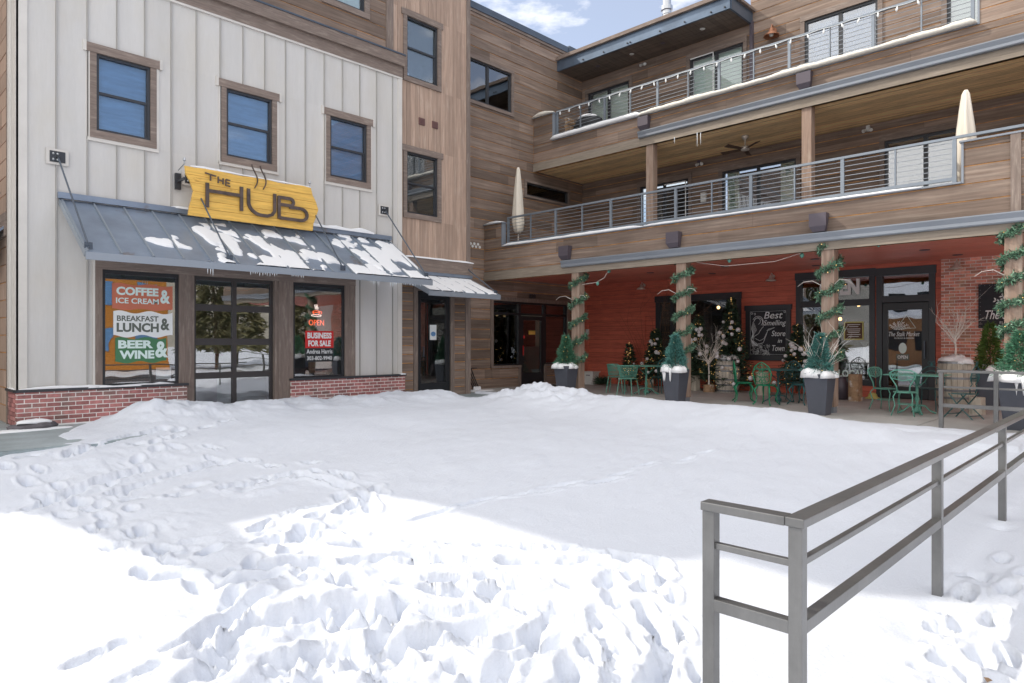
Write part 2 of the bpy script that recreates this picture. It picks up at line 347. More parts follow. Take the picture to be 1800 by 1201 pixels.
def text(s, P, uc, zc, width, height, w, m, name='lettering', parent=None, bold=0., ext=.004, shear=0., space=1.):
    cu = bpy.data.curves.new('t', 'FONT'); cu.body = s; cu.align_x = 'LEFT'; cu.offset = bold; cu.extrude = .01; cu.shear = shear; cu.space_character = space; cu.resolution_u = 3
    o = bpy.data.objects.new('t', cu); COL.objects.link(o); dg = bpy.context.evaluated_depsgraph_get(); dg.update()
    me = bpy.data.meshes.new_from_object(o.evaluated_get(dg)); bpy.data.objects.remove(o)
    vs = [v.co.copy() for v in me.vertices]; fs = [tuple(p.vertices) for p in me.polygons]; bpy.data.meshes.remove(me)
    x0 = min(v.x for v in vs); x1 = max(v.x for v in vs); y0 = min(v.y for v in vs); y1 = max(v.y for v in vs)
    mb = MB(); out = []
    sg = 1 if P.ax == 'y' else -1
    for v in vs: out.append(P.p(uc + sg * ((v.x - x0) / (x1 - x0) - .5) * width, zc + ((v.y - y0) / (y1 - y0) - .5) * height, w + (ext if v.z > 0 else 0)))
    mb.add(out, fs)
    return mb.build(name, m, parent)
def snowstrip(mb, a, b, wid, h, seg=.12, seed=0, edge=.3):
    """lumpy snow lying along a ledge from a to b; edge = raggedness"""
    a = Vector(a); b = Vector(b); L = (b - a).length; n = max(2, int(L / seg)); d = (b - a).normalized(); sd = d.cross(Vector((0, 0, 1))).normalized(); rr = random.Random(seed); K = 7; rings = []
    ph = [rr.uniform(0, 6) for _ in range(6)]
    for i in range(n + 1):
        t = i / n; s = t * L; k = 1 + edge * (.5 * math.sin(s * 2.1 + ph[0]) + .3 * math.sin(s * 5.3 + ph[1]) + .25 * math.sin(s * 11 + ph[2]) + rr.uniform(-.2, .2))
        en = min(1., .25 + 3 * t * n / 8, .25 + 3 * (1 - t) * n / 8); kw = 1 + edge * .35 * (math.sin(s * 3.1 + ph[3]) + rr.uniform(-.4, .4)); ring = []
        for q in range(K):
            an = math.pi * q / (K - 1); ring.append(a + d * s + sd * (-math.cos(an) * wid / 2 * kw * (.5 + .5 * en)) + Vector((0, 0, max(0.0, math.sin(an)) ** .6 * h * k * en - (.012 if q in (0, K - 1) else 0))))
        rings.append(ring)
    o = len(mb.v); mb.v += [tuple(p) for r_ in rings for p in r_]
    for i in range(n):
        for q in range(K - 1): mb.f.append((o + i*K + q, o + i*K + q + 1, o + (i+1)*K + q + 1, o + (i+1)*K + q))
        mb.f.append((o + i*K, o + (i+1)*K, o + (i+1)*K + K-1, o + i*K + K-1))
    mb.f.append(tuple(o + q for q in range(K))[::-1]); mb.f.append(tuple(o + n*K + q for q in range(K)))
    return mb
def lump(mb, c, rx, ry, h, seed=0, n=16, m=5, rag=.18):
    """heap of snow with uneven hem"""
    rr = random.Random(seed); o = len(mb.v); rad = [1 + rag * (math.sin(3 * a * .39 + seed) + rr.uniform(-1, 1)) * .7 for a in range(n)]
    for i in range(m):
        q = i / (m - 1)
        for k in range(n):
            a = 2 * math.pi * k / n; rd = math.cos(q * math.pi / 2) ** .8 * rad[k]; mb.v.append((c[0] + rx * rd * math.cos(a) + .001, c[1] + ry * rd * math.sin(a), c[2] + h * (math.sin(q * math.pi / 2) * (1 + rr.uniform(-.1, .1))) - (.03 * rr.random() if i == 0 else 0)))
    for i in range(m - 1):
        for k in range(n): mb.f.append((o + i*n + k, o + i*n + (k+1) % n, o + (i+1)*n + (k+1) % n, o + (i+1)*n + k))
    mb.f.append(tuple(o + (m-1)*n + k for k in range(n))); mb.f.append(tuple(o + k for k in range(n))[::-1])
    return mb
def vnoise(x, y, seed=0):
    xi = np.floor(x).astype(np.int64); yi = np.floor(y).astype(np.int64); fx = x - xi; fy = y - yi; fx = fx*fx*fx*(fx*(fx*6-15)+10); fy = fy*fy*fy*(fy*(fy*6-15)+10)
    def h(a, b):
        n = (a * 374761393 + b * 668265263 + seed * 974711) & 0xffffffff; n = ((n ^ (n >> 13)) * 1274126177) & 0xffffffff; return ((n ^ (n >> 16)) & 0xffff) / 65535.
    return (h(xi, yi)*(1-fx)+h(xi+1, yi)*fx)*(1-fy) + (h(xi, yi+1)*(1-fx)+h(xi+1, yi+1)*fx)*fy - .5
def fbm(x, y, o=4, seed=0, g=.5):
    s = 0; a = 1.
    for i in range(o): s = s + a * vnoise(x * 2**i + 17.3*i, y * 2**i + 9.1*i, seed + i); a *= g
    return s
# ================================================================== ground, walks, patio
g = MB(); g.add([(-400,-400,-.62),(400,-400,-.62),(400,400,-.62),(-400,400,-.62)], [(0,1,2,3)]); structure(g.build('ground', 'ground'))
g = MB(); g.box(-60, 60, -16, -9, -.66, -.60); structure(g.build('road', 'asphalt'))
# patio slab in front of the red shops, and the walk along the grey shop
g = MB()
for y in (-3.0, 0.0, 3.05, 6.1, 9.15, 12.2):
    y1 = {12.2: 14.6}.get(y, y + 3.04)
    g.box(12.35, 15.2, y, y1 - .012, -.5, 0); g.box(15.212, 18.25, y, y1 - .012, -.5, 0)
g.box(12.35, 18.25, -3, 14.6, -.5, -.012)
structure(g.build('patio', 'concrete'))
g = MB()
for x in np.arange(-8, 12.3, 1.9): g.box(x, min(x + 1.888, 12.345), 10.55, 13.35, -.12, -.002)
g.box(-8, 12.345, 10.5, 13.35, -.3, -.014); g.box(9.85, 12.345, 13.35, 14.6, -.3, -.003); g.box(-8, 2.2, 13.35, 15., -.3, -.003)
structure(g.build('sidewalk', 'walk'))
# ------------------------------------------------------------------ snow field
def ss(t): t = np.clip(t, 0, 1); return t * t * (3 - 2 * t)
xs = np.concatenate([np.arange(-7, .2, .12), np.arange(.2, 5.2, .018), np.arange(5.2, 13.2, .05)])
ys = np.concatenate([np.arange(-6, .0, .10), np.arange(.0, 6.2, .018), np.arange(6.2, 13.36, .05)])
X, Y = np.meshgrid(xs, ys, indexing='ij')
F = FX * X + FY * Y; T = FY * X - FX * Y
H = -.43 + .34 * ss((F - 3.2) / 9)
H -= .10 * ss((3.1 - Y) / 1.3) * ss((X - 7) / 4.5)
H += .16 * ss((Y - 8.4) / 1.9)
H += .030 * fbm(X * .5, Y * .5, 3, 3) + .012 * fbm(X * 1.6, Y * 1.6, 3, 8)
H += .022 * fbm(X * 1.6 + Y * .9, (Y - X * .5) * 3.6, 4, 21) * ss((F - 5) / 3)       # wind ripples
def ridge(H, d, hgt, w): return H + hgt * np.exp(-(d / w) ** 2)
# bank shovelled in front of the grey shop
wob = .22 * fbm(X * .9, Y * .0 + 2, 3, 5)
lat = ss((X - 2.9) / 1.0) * ss((10.6 - X) / .9)
rough = fbm(X * 2.4, Y * 2.4, 4, 31, .55)
d = Y - (12.25 + wob); H = H + (.20 + .10 * ss((6.5 - X) / 2.5)) * lat * np.exp(-(d / np.where(d < 0, .9, .6)) ** 2)
H += .14 * rough * np.exp(-((Y - 12.1) / .8) ** 2) * lat
# bank along the patio edge
prof = np.interp(Y, [0, 2.4, 3.2, 5, 8, 9.4, 10.6, 11.3, 11.8], [-.1, .0, .17, .33, .33, .33, .34, .20, .0])
d = X - (11.55 + .15 * fbm(Y * .8, Y * 0, 3, 6)); bank = prof * np.exp(-(d / np.where(d < 0, 1.05, .42)) ** 2) * ss((12.2 - Y) / .9)
H += bank; H = np.where((X > 11.2) & (X < 12.36) & (Y > 1.5) & (Y < 11), np.maximum(H, -.006 - (12.36 - X) * .10), H)
H += .20 * fbm(X * 3.0, Y * 3.0, 5, 44, .6) * np.exp(-((X - 11.4) / .8) ** 2) * ss((Y - 7.6) / 2) * ss((12 - Y) / .8)
H += .03 * fbm(X * 1.4, Y * 1.4, 3, 47) * np.exp(-((X - 11.2) / 1.2) ** 2)
H = np.where(X > 12.25, H - 1.2 * (X - 12.25) * ss((Y - 3.4) / .5), H)
# swept walk: no snow left of a slanting line, and in the passage between the banks
H = np.where((X > 12.1) & (Y > 2.6) & (H < .02), -.06, H); H = np.where((X > 10.2) & (Y < 3.2), H + (-.012 + .01 * fbm(X * 2, Y * 2, 2, 70) - H) * ss((X - 10.2) / 1.6) * ss((3.2 - Y) / .5), H)
l1 = (Y - 10.0) * .55 - (X - 1.35) * .83 + .16 * fbm(X * 1.7, Y * 1.7, 3, 61)
H = np.where(Y > 8.5, H + (-.12 - H) * ss((l1 - .02) / .22), H)
l2 = (X - 10.75) * .6 + (Y - 11.45) * .8 + .2 * fbm(X * 1.5, Y * 1.5, 3, 66)
H = H + (-.14 - H) * ss((l2 + .1) / .35) * ss((12.25 - X) / .2) * ss((Y - 10.8) / .3)
H = np.where(Y > 13.0, np.minimum(H, .12), H); H = np.where((X < 2.4) & (Y > 10.9), -.15, H)
# footprints, drag marks and the churned area
def G(px, py, z=-.36): q = PX(px, py, z=z); return q.x, q.y
def dent(x, y, a, b, ang, dep, rim=.02):
    global H
    i0, i1 = np.searchsorted(xs, [x - 2.2*a, x + 2.2*a]); j0, j1 = np.searchsorted(ys, [y - 2.2*a, y + 2.2*a])
    if i1 <= i0 or j1 <= j0: return
    xx = X[i0:i1, j0:j1] - x; yy = Y[i0:i1, j0:j1] - y; c, s = math.cos(ang), math.sin(ang)
    n = .16 * fbm((xx + x) * 9, (yy + y) * 9, 2, 77)
    q = np.sqrt(((xx*c + yy*s) / a) ** 2 + ((-xx*s + yy*c) / b) ** 2) + n
    hs = HS[i0:i1, j0:j1]; new = hs - dep * 1.1 * (1 - ss((q - .4) / .62)) * (1 + 1.5 * fbm((xx + x) * 12, (yy + y) * 12, 2, 83)); cur = H[i0:i1, j0:j1]
    H[i0:i1, j0:j1] = np.where(q < 1.05, np.minimum(cur, new), np.where(cur > hs - .02, cur + np.clip(rim * np.exp(-((q - 1.25) / .2) ** 2) * (1 + 2 * n) - (cur - hs).clip(0, 1) * .6, 0, 1), cur))
def trail(pts, step=.36, dep=.13, side=.11, a=.15, b=.07, jit=.03, drag=True):
    P_ = [np.array(G(*p)) for p in pts]; k = 0; rest = 0.
    for p, q in zip(P_, P_[1:]):
        L = np.hypot(*(q - p)); u = (q - p) / max(L, 1e-6); t = rest
        while t < L:
            s = side * (1 if k % 2 else -1); c = p + u * t + np.array([-u[1], u[0]]) * s + np.random.normal(0, jit, 2)
            dent(c[0], c[1], a * random.uniform(.85, 1.2), b * random.uniform(.85, 1.2), math.atan2(u[1], u[0]) + random.gauss(0, .12), dep * random.uniform(.7, 1.2))
            k += 1; t += step * random.uniform(.85, 1.15)
        rest = t - L
def groove(pts, w=.07, dep=.05, rim=.02):
    P_ = [np.array(G(*p)) for p in pts]
    for p, q in zip(P_, P_[1:]):
        L = np.hypot(*(q - p)); n = max(1, int(L / .05)); an = math.atan2(*(q - p)[::-1])
        for i in range(n):
            c = p + (q - p) * i / n; dent(c[0], c[1], w * random.uniform(1.0, 1.3), w * random.uniform(.75, 1.0), an, dep * (.85 + .3 * math.sin(i * .35)), rim * .6)
def blobmask(pts):
    m = np.zeros_like(H)
    for px, py, r, k in pts:
        x, y = G(px, py); m = np.maximum(m, k * np.exp(-(((X - x) ** 2 + (Y - y) ** 2) / r ** 2) ** 1.3))
    return m
ch = blobmask([(520,945,.42,1),(600,925,.30,.9),(470,1010,.4,1),(620,1010,.45,1),(560,1080,.4,1),(700,1080,.4,.9),(820,1010,.3,.5),(760,1150,.35,1),(860,1130,.3,.8),(640,1160,.3,1),(520,1170,.3,1),(400,1050,.35,.8),(1010,1180,.25,.8),(960,1080,.25,.8),(940,1170,.22,.7),(1120,1150,.25,1),(1170,1080,.22,.9),(1740,1020,.3,.7),(1650,1100,.25,.6),(1730,1150,.2,.8),(1600,1180,.15,.6),
               (180,850,.7,.45),(90,900,.6,.5),(300,830,.6,.45),(250,930,.5,.6),(330,960,.4,.7),(120,960,.4,.5),(450,870,.5,.5),(620,860,.4,.5),(330,770,.8,.25)])
wx = .35 * fbm(X * 1.3, Y * 1.3, 2, 111); wy = .35 * fbm(X * 1.3, Y * 1.3, 2, 121)
r1 = 1 - 2 * np.abs(fbm((X + wx) * 1.9, (Y + wy) * 2.6, 2, 131, .4)) ; r2 = 1 - 2 * np.abs(fbm((X + wy) * 4.6, (Y + wx) * 4.6, 3, 141, .5))
H += ch * (.11 * fbm((X + wx) * 1.7, (Y + wy) * 2.6, 3, 131, .5) + .030 * (r2 - .6) + .040 * fbm(X * 4.5, Y * 4.5, 5, 95, .55) - .02)
HS = H.copy()
rs = random.Random(11)
for _ in range(14):
    px = rs.uniform(330, 1010); py = rs.uniform(915, 1195); x, y = G(px, py)
    i = min(np.searchsorted(xs, x), len(xs)-1); j = min(np.searchsorted(ys, y), len(ys)-1)
    if ch[i, j] > .45: dent(x, y, rs.uniform(.13, .27), rs.uniform(.08, .13), rs.gauss(.5, .7), rs.uniform(.05, .13), .008)
trail([(560,915),(480,960),(430,1040),(380,1120),(300,1190)], .33, .14)
trail([(600,900),(640,870),(560,850),(430,860),(300,880),(180,900),(60,880)], .38, .10)
trail([(470,935),(350,985),(250,960),(130,900),(20,850)], .36, .11)
trail([(650,880),(560,840),(420,835),(280,815),(150,830),(40,850)], .42, .09)
trail([(440,1010),(560,985),(700,1015),(830,1035),(930,1060)], .42, .12, side=.05, a=.24, b=.085)
trail([(350,1150),(470,1080),(600,1060),(720,1075)], .42, .13, side=.07, a=.24, b=.09)
trail([(430,1190),(560,1130),(700,1140),(840,1170)], .42, .13, side=.07, a=.24, b=.09)
trail([(1090,1010),(1050,1080),(1090,1150),(1120,1195)], .3, .10, side=.05, a=.2, b=.08)
for (px, py, a_, b_, an, dp) in ((640,960,.30,.10,-.2,.13),(780,985,.34,.10,.1,.12),(880,1025,.26,.10,.0,.13),(590,1055,.28,.13,.4,.16),(690,1065,.22,.12,-.4,.14),(480,1080,.26,.12,.3,.15),(690,1120,.24,.14,.2,.15),(830,1085,.25,.10,.3,.12),(560,1150,.22,.12,-.3,.14),(400,1120,.26,.12,.5,.14),(860,1165,.3,.09,.9,.12),(960,1120,.26,.08,.7,.12),(1000,1075,.2,.09,-.4,.11),(300,1010,.2,.1,.2,.10),(700,1170,.2,.12,.6,.13)): x, y = G(px, py); dent(x, y, a_, b_, an - .75, dp, .03)
trail([(400,790),(330,800),(260,830),(200,880),(230,960),(330,1040)], .4, .08)
trail([(560,930),(700,960),(830,990),(930,1010)], .36, .11, side=.09)
trail([(640,1000),(760,1040),(880,1030),(960,1070),(960,1150),(900,1190)], .34, .13)
trail([(560,1000),(600,1090),(740,1120),(860,1090)], .34, .13)
trail([(1100,975),(1155,1010),(1160,1070),(1180,1130),(1200,1195)], .28, .09, side=.07, b=.06)
trail([(900,985),(980,985),(1060,985),(1120,1000),(1150,1030)], .2, .055, side=.02, a=.16, b=.10)
trail([(930,1010),(1000,1040),(1050,1100),(1110,1160)], .3, .08)
trail([(750,912),(860,890)], .6, .05, side=.02, a=.30, b=.06); trail([(935,880),(1060,860)], .55, .04, side=.02, a=.3, b=.06)
trail([(1090,850),(1170,832),(1280,815)], .6, .03, side=.05, a=.2, b=.06)
trail([(1790,985),(1740,1020),(1700,1080),(1730,1140),(1780,1195)], .3, .10); trail([(1660,1060),(1640,1110),(1620,1190)], .16, .05, side=.035, a=.07, b=.045)
trail([(1720,1090),(1690,1150),(1740,1195)], .3, .09, side=.1)
groove([(440,935),(520,905),(640,880)], .05, .05); groove([(780,955),(930,965),(1010,960)], .07, .04); groove([(790,1110),(870,1085)], .08, .05)
for pts, w_, d_ in (([(420,1000),(520,985),(600,1000)],.10,.11), ([(620,985),(720,975),(800,985)],.10,.09), ([(760,1012),(860,1008),(925,1018)],.11,.10), ([(450,1075),(560,1062),(640,1085)],.13,.12), ([(680,1048),(780,1062),(850,1058)],.11,.10),
                    ([(500,1140),(600,1120),(690,1150)],.14,.13), ([(760,1110),(870,1120),(930,1095),(985,1060)],.08,.09), ([(350,1100),(420,1060),(470,1035)],.10,.10), ([(1045,1080),(1090,1130),(1075,1195)],.08,.09), ([(1130,1060),(1175,1110),(1150,1170)],.09,.09),
                    ([(1100,978),(1160,985),(1172,1010),(1120,1030)],.08,.07), ([(880,960),(980,965),(1080,975)],.06,.05), ([(600,905),(640,880),(655,905)],.10,.10), ([(130,840),(220,815),(290,800)],.12,.06), ([(200,880),(320,850),(400,835)],.12,.06), ([(60,900),(160,870),(250,850)],.12,.06), ([(400,870),(520,850),(620,868)],.11,.06)):
    groove(pts, w_, d_, .03)
for (a, b) in (((130,1145),(230,1105)), ((190,1185),(290,1140)), ((300,1120),(420,1075))): groove([a, b], .06, .045)
H += .005 * fbm(X * 14, Y * 14, 2, 101) * (.4 + ch) + .007 * ch * fbm(X * 19, Y * 19, 3, 161, .6)
# the surface dips a little round every post of the near handrail
for px_, py_ in ((5.27, 1.17), (7.72, 1.17), (3.02, 1.2), (3.0, 1.63)): H -= .05 * np.exp(-(((X - px_) ** 2 + (Y - py_) ** 2) / .006))
H = np.where((X > 11.9) & (X < 12.45) & (Y > .5) & (Y < 4.6), np.maximum(H, .010 + .02 * fbm(X * 3, Y * 3, 3, 151) - .10 * np.clip(12.1 - X, 0, 1)), H)
nx, ny = H.shape
me = bpy.data.meshes.new('snow_field'); co = np.stack([X, Y, H], -1).reshape(-1, 3).astype(np.float32)
idx = np.arange(nx * ny).reshape(nx, ny); q = np.stack([idx[:-1, :-1], idx[1:, :-1], idx[1:, 1:], idx[:-1, 1:]], -1).reshape(-1, 4)
cx = (X[:-1, :-1] + .01).reshape(-1); cy = Y[:-1, :-1].reshape(-1); keep = ~((cy > 13.1) & (cx < 2.3)); q = q[keep]
me.vertices.add(len(co)); me.vertices.foreach_set('co', co.ravel()); me.loops.add(q.size); me.loops.foreach_set('vertex_index', q.ravel().astype(np.int32))
me.polygons.add(len(q)); me.polygons.foreach_set('loop_start', np.arange(0, q.size, 4, dtype=np.int32)); me.polygons.foreach_set('use_smooth', np.ones(len(q), bool))
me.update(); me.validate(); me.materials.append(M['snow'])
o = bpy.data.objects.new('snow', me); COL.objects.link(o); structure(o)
def hsnow(x, y):
    i = min(max(np.searchsorted(xs, x), 0), nx - 1); j = min(max(np.searchsorted(ys, y), 0), ny - 1); return float(H[i, j])
# ================================================================== windows
def window(parent, P, u0, u1, z0, z1, kind='hung', trim=.11, sill=.12, head=.15, w=.03, back='shadew', glass='glass', trimm='woodtrim', ear=.05, depth=.09, name='window', bar=.045):
    """trimmed opening u0..u1, z0..z1 = outer edge of the boards"""
    t = MB(); a, b, c, d = u0 + trim, u1 - trim, z0 + sill, z1 - head
    P.box(t, u0, a, z0 + sill, z1 - head, -.02, w); P.box(t, b, u1, z0 + sill, z1 - head, -.02, w); P.box(t, u0 - .0, u1 + .0, z0, c, -.02, w + .004); P.box(t, u0 - ear, u1 + ear, d, z1, -.02, w + .01)
    f = t.build(name, trimm, parent)
    s = MB(); fr = bar
    P.box(s, a, a + fr, c, d, -.07, .008); P.box(s, b - fr, b, c, d, -.07, .008); P.box(s, a + fr, b - fr, c, c + fr, -.07, .008); P.box(s, a + fr, b - fr, d - fr, d, -.07, .008)
    i0, i1, k0, k1 = a + fr, b - fr, c + fr, d - fr
    if kind == 'hung':
        zm = (k0 + k1) / 2; P.box(s, i0, i1, zm - .022, zm + .022, -.055, -.012); P.box(s, i1 - .03, i1, k0, zm - .022, -.055, -.02)
    if kind in ('slide', 'door'):
        um = (i0 + i1) / 2; P.box(s, um - .045, um + .045, k0, k1, -.055, -.008)
    s.build('sash', 'sash', f)
    g_ = MB(); P.box(g_, i0 - .01, i1 + .01, k0 - .01, k1 + .01, -.046, -.04); g_.build('pane', glass, f)
    if back:
        k = MB(); P.box(k, i0 - .02, i1 + .02, k0 - .02, k1 + .02, -depth - .03, -depth)
        if back == 'blind':
            z = k0
            while z < k1: P.box(k, i0, i1, z, z + .028, -depth, -depth + .018); z += .045
        k.build('roller_shade_sky_backing' if back.startswith('shade') else 'blind' if back == 'blind' else 'backing', back, f)
    return f
# ================================================================== left building: grey shop with tan section
LB = empty('shop_building', (6, 13.4, 0), 'three storey building of grey metal panels and tan boards on a brick base', 'building')
P0 = PL('y', 13.28); PB = PL('y', 13.20); PT = PL('y', 13.40); PU = PL('y', 13.40)
hol = [(3.28, 8.44, -.1, 2.87)] + [(a, b, 4.88, 6.49) for a, b in ((3.20, 4.26), (5.43, 6.57), (7.70, 8.85))]
m = MB(); sheet(m, P0, 2.2, 9.72, .0, 7.68, hol, -.06, 0)
seams = [2.72 + .45 * k for k in range(16)]
prev = 2.2
for u in seams + [9.72]:      # flat pans between the seams, each a hair different
    for a, b, c, d in cells(prev + .012, u - .012, .58, 7.66, hol): P0.box(m, a, b, c, d, 0, .004 + random.uniform(0, .003))
    prev = u
m.box(2.185, 2.25, 13.30, 13.96, .56, 7.68)
ms = m.build('metal_siding', 'metalwall', LB); m = MB()
for u in seams:
    for a, b, c, d in cells(u - .008, u + .008, .58, 7.66, hol): P0.box(m, a, b, c, d, 0, .036)
    for a, b, c, d in cells(u - .022, u - .008, .58, 7.66, hol): P0.box(m, a, b, c, d, -.002, .002)  # flat darker strip beside each seam paints in its shadow
m.build('seams', 'seam', ms)
m = MB(); P0.box(m, 2.17, 2.32, .57, 7.66, 0, .03); P0.box(m, 9.62, 9.735, .57, 7.66, .004, .032); P0.box(m, 2.2, 9.735, 7.66, 7.70, -.02, .045)
m.box(2.165, 2.20, 13.25, 13.42, .57, 7.68); m.box(2.17, 2.20, 13.52, 13.60, .57, 7.68); m.box(2.16, 2.20, 13.80, 13.95, .57, 7.68)
P0.box(m, 3.245, 3.28, .62, 2.89, 0, .036); P0.box(m, 3.28, 8.50, 2.87, 2.90, 0, .036); P0.box(m, 8.44, 8.475, .62, 2.87, 0, .036)
for a, b in ((3.20, 4.26), (5.43, 6.57), (7.70, 8.85)):
    P0.box(m, a - .04, a, 4.84, 6.36, 0, .036); P0.box(m, b, b + .04, 4.84, 6.36, 0, .036); P0.box(m, a - .04, b + .04, 4.82, 4.88, 0, .04); P0.box(m, a - .1, a - .05, 6.34, 6.52, 0, .045); P0.box(m, b + .05, b + .1, 6.34, 6.52, 0, .045)
m.build('metal_trim', 'metaltrim', LB)
# side wall, seen as a sliver at the left edge
m = MB(); PS = PL('x', 2.2); m.box(2.2, 2.26, 13.34, 22, 0, 12.2)
m.build('side_wall', 'woodback', LB)
m = MB(); hboards(m, PS, 13.97, 22, .0, 12.2, [], .30); m.build('side_siding', 'tan', LB)
m = MB(); PS.box(m, 13.93, 14.02, 0, 12, 0, .04); PS.box(m, 13.95, 18, 3.15, 3.55, .0, .06); m.build('side_trim', 'woodtrim', LB)
# brick base with cap
for a, b in ((2.17, 4.78), (6.86, 9.79)):
    m = MB(); PB.box(m, a + .004, b - .004, -.05, .56, -.13, -.004); mo = m.build('brick_base', 'mortar', LB)
    m = MB(); bricks(m, PB, a, b, .01, .56, -.06, 0)
    if a < 3: bricks(m, PL('x', 2.17), 13.206, 14.0, .01, .56, -.06, 0); m.box(2.18, 2.25, 13.22, 14., -.05, .55)
    else: m.box(b - .06, b + .002, 13.206, 13.32, .01, .55)
    m.build('bricks', 'brick', mo)
    m = MB(); PB.box(m, a - .02, b + .02, .56, .605, -.10, .03)
    if a < 3: m.box(2.14, 2.22, 13.27, 14.0, .56, .603)
    m.build('sill_cap', 'sash', mo)
    m = MB()
    if a < 3: snowstrip(m, (2.2, 13.215, .602), (4.55, 13.215, .602), .085, .035, seed=3, edge=.8); snowstrip(m, (2.17, 13.9, .602), (2.17, 13.25, .602), .05, .02, seed=4)
    else: snowstrip(m, (9.62, 13.2, .602), (9.80, 13.2, .602), .10, .05, seed=5)
    m.build('snow', 'snowcap', mo)
# timber storefront surround
m = MB(); P0.box(m, 3.28, 8.44, 2.63, 2.87, -.05, .05)
m.build('header_beam', 'woodtrim', LB)
for a, b, z in ((3.28, 3.39, .605), (4.65, 4.86, .60), (6.60, 6.93, .60), (8.17, 8.44, .605)): m = MB(); P0.box(m, a, b, z if a not in (4.65, 6.60) else .0, 2.63, -.05, .04); m.build('timber_post', 'woodtrimv', LB)
for a in (4.86, 6.53): m = MB(); P0.box(m, a, a + .07, 0, 2.63, -.10, .02); m.build('door_jamb', 'woodtrimv', LB)
# shop windows
def shopwin(a, b, z0, z1):
    s = MB(); fr = .05
    for q in ((a, a+fr, z0, z1), (b-fr, b, z0, z1), (a+fr, b-fr, z0, z0+.04), (a+fr, b-fr, z1-.07, z1)): P0.box(s, *q, -.05, .01)
    f = s.build('shop_window', 'black', LB); g_ = MB(); P0.box(g_, a + .04, b - .04, z0 + .03, z1 - .04, -.02, -.012); g_.build('pane', 'glasshub', f); return f
w1 = shopwin(3.39, 4.65, .605, 2.63); w2 = shopwin(6.93, 8.17, .605, 2.63)
# vinyl lettering on the left pane
def disc_poly(P, uc, zc, ru, rz, w, n=28, wav=0., t=.003):
    mb = MB(); sg = 1 if P.ax == 'y' else -1; pts = []
    for k in range(n):
        a = 2*math.pi*k/n; pts.append((uc + sg*ru*math.cos(a), zc + rz*math.sin(a)))
    mb.add([P.p(u, z, w) for u, z in pts] + [P.p(u, z, w + t) for u, z in pts], [tuple(range(n, 2*n))] + [tuple(range(n))[::-1]] + [(i, (i+1) % n, n+(i+1) % n, n+i) for i in range(n)]); return mb
def wavy(P, u0, u1, z0, z1, w, amp=.02, n=24, t=.002):
    mb = MB(); top = [(u0 + (u1-u0)*i/n, z1 + amp*math.sin(i/n*4*math.pi+.3)) for i in range(n+1)]; bot = [(u1 - (u1-u0)*i/n, z0 + amp*math.sin(i/n*4*math.pi+1.2)) for i in range(n+1)]; p = top + bot; k = len(p)
    mb.add([P.p(u, z, w) for u, z in p] + [P.p(u, z, w+t) for u, z in p], [tuple(range(k, 2*k)), tuple(range(k))[::-1]] + [(i, (i+1) % k, k+(i+1) % k, k+i) for i in range(k)]); return mb
wv = -.008
U, Z = P0.px(197, 500); U1, _ = P0.px(306, 500)
wavy(P0, 3.55, 4.55, 1.95, 2.40, wv, .015).build('coffee_panel', 'redvinyl', w1)
wavy(P0, 3.57, 4.55, 1.475, 1.905, wv, .025).build('breakfast_panel', 'white', w1)
wavy(P0, 3.60, 4.44, 1.01, 1.44, wv, .02).build('beer_panel', 'greenvinyl', w1)
lt = [('COFFEE', 3.96, 2.185, .69, .15, 'mintvinyl', .045), ('ICE CREAM', 3.96, 2.015, .70, .10, 'mintvinyl', .022), ('&', 4.42, 2.11, .17, .25, 'mintvinyl', .035),
      ('BREAKFAST', 3.965, 1.695, .68, .10, 'greyvinyl', .022), ('LUNCH', 3.965, 1.535, .69, .165, 'greyvinyl', .04), ('&', 4.42, 1.60, .155, .22, 'greyvinyl', .035),
      ('BEER', 3.93, 1.235, .57, .145, 'mintvinyl', .045), ('WINE', 3.95, 1.05, .57, .15, 'mintvinyl', .045), ('&', 4.36, 1.14, .22, .30, 'mintvinyl', .035)]
for s, u, z, w_, h_, mm, bo in lt: text(s, P0, u, z + (.09 if z > 1.8 else .095), w_, h_, wv + .004, mm, 'lettering', w1, bold=bo, ext=.002)
m = MB(); P0.box(m, 4.27, 4.53, .69, .90, -.03, -.026); m.build('notice', 'white', w1)
m = MB(); m.ball(P0.p(4.45, .645, -.0), .02); m.ball(P0.p(4.49, .64, .0), .014); m.build('pebble', 'stone', w1)
# neon and the sale card behind the right pane
def neon(pts, mm, par): MB().path([P0.p(u, z, -.06) for u, z in pts], .007, 6).build('neon_tube', mm, par)
NE = empty('neon_sign', P0.p(7.40, 1.55, -.06), 'orange neon OPEN sign with a steaming cup hanging behind the right shop window', 'neon sign')
text('OPEN', P0, 7.52, 1.79, .36, .12, -.06, 'neon', 'lettering', NE, bold=-.01, ext=.008)
cupc = (7.52, 2.03)
neon([(cupc[0] + .085*math.cos(a), cupc[1] + .07*math.sin(a)) for a in np.linspace(math.pi, 2*math.pi, 12)], 'neon', NE)
neon([(cupc[0] + .085*math.cos(a), cupc[1] + .018*math.sin(a)) for a in np.linspace(0, 2*math.pi, 16)], 'neon', NE)
neon([(cupc[0] + .12*math.cos(a), cupc[1] - .085 + .02*math.sin(a)) for a in np.linspace(0, 2*math.pi, 16)], 'neonw', NE)
neon([(cupc[0] + .10 + .03*math.cos(a), cupc[1] - .02 + .03*math.sin(a)) for a in np.linspace(-1.6, 1.6, 8)], 'neon', NE)
for k in (-.03, .0, .03): neon([(cupc[0] + k + .012*math.sin(t*6), cupc[1] + .05 + t*.1) for t in np.linspace(0, 1, 8)], 'neonw', NE)
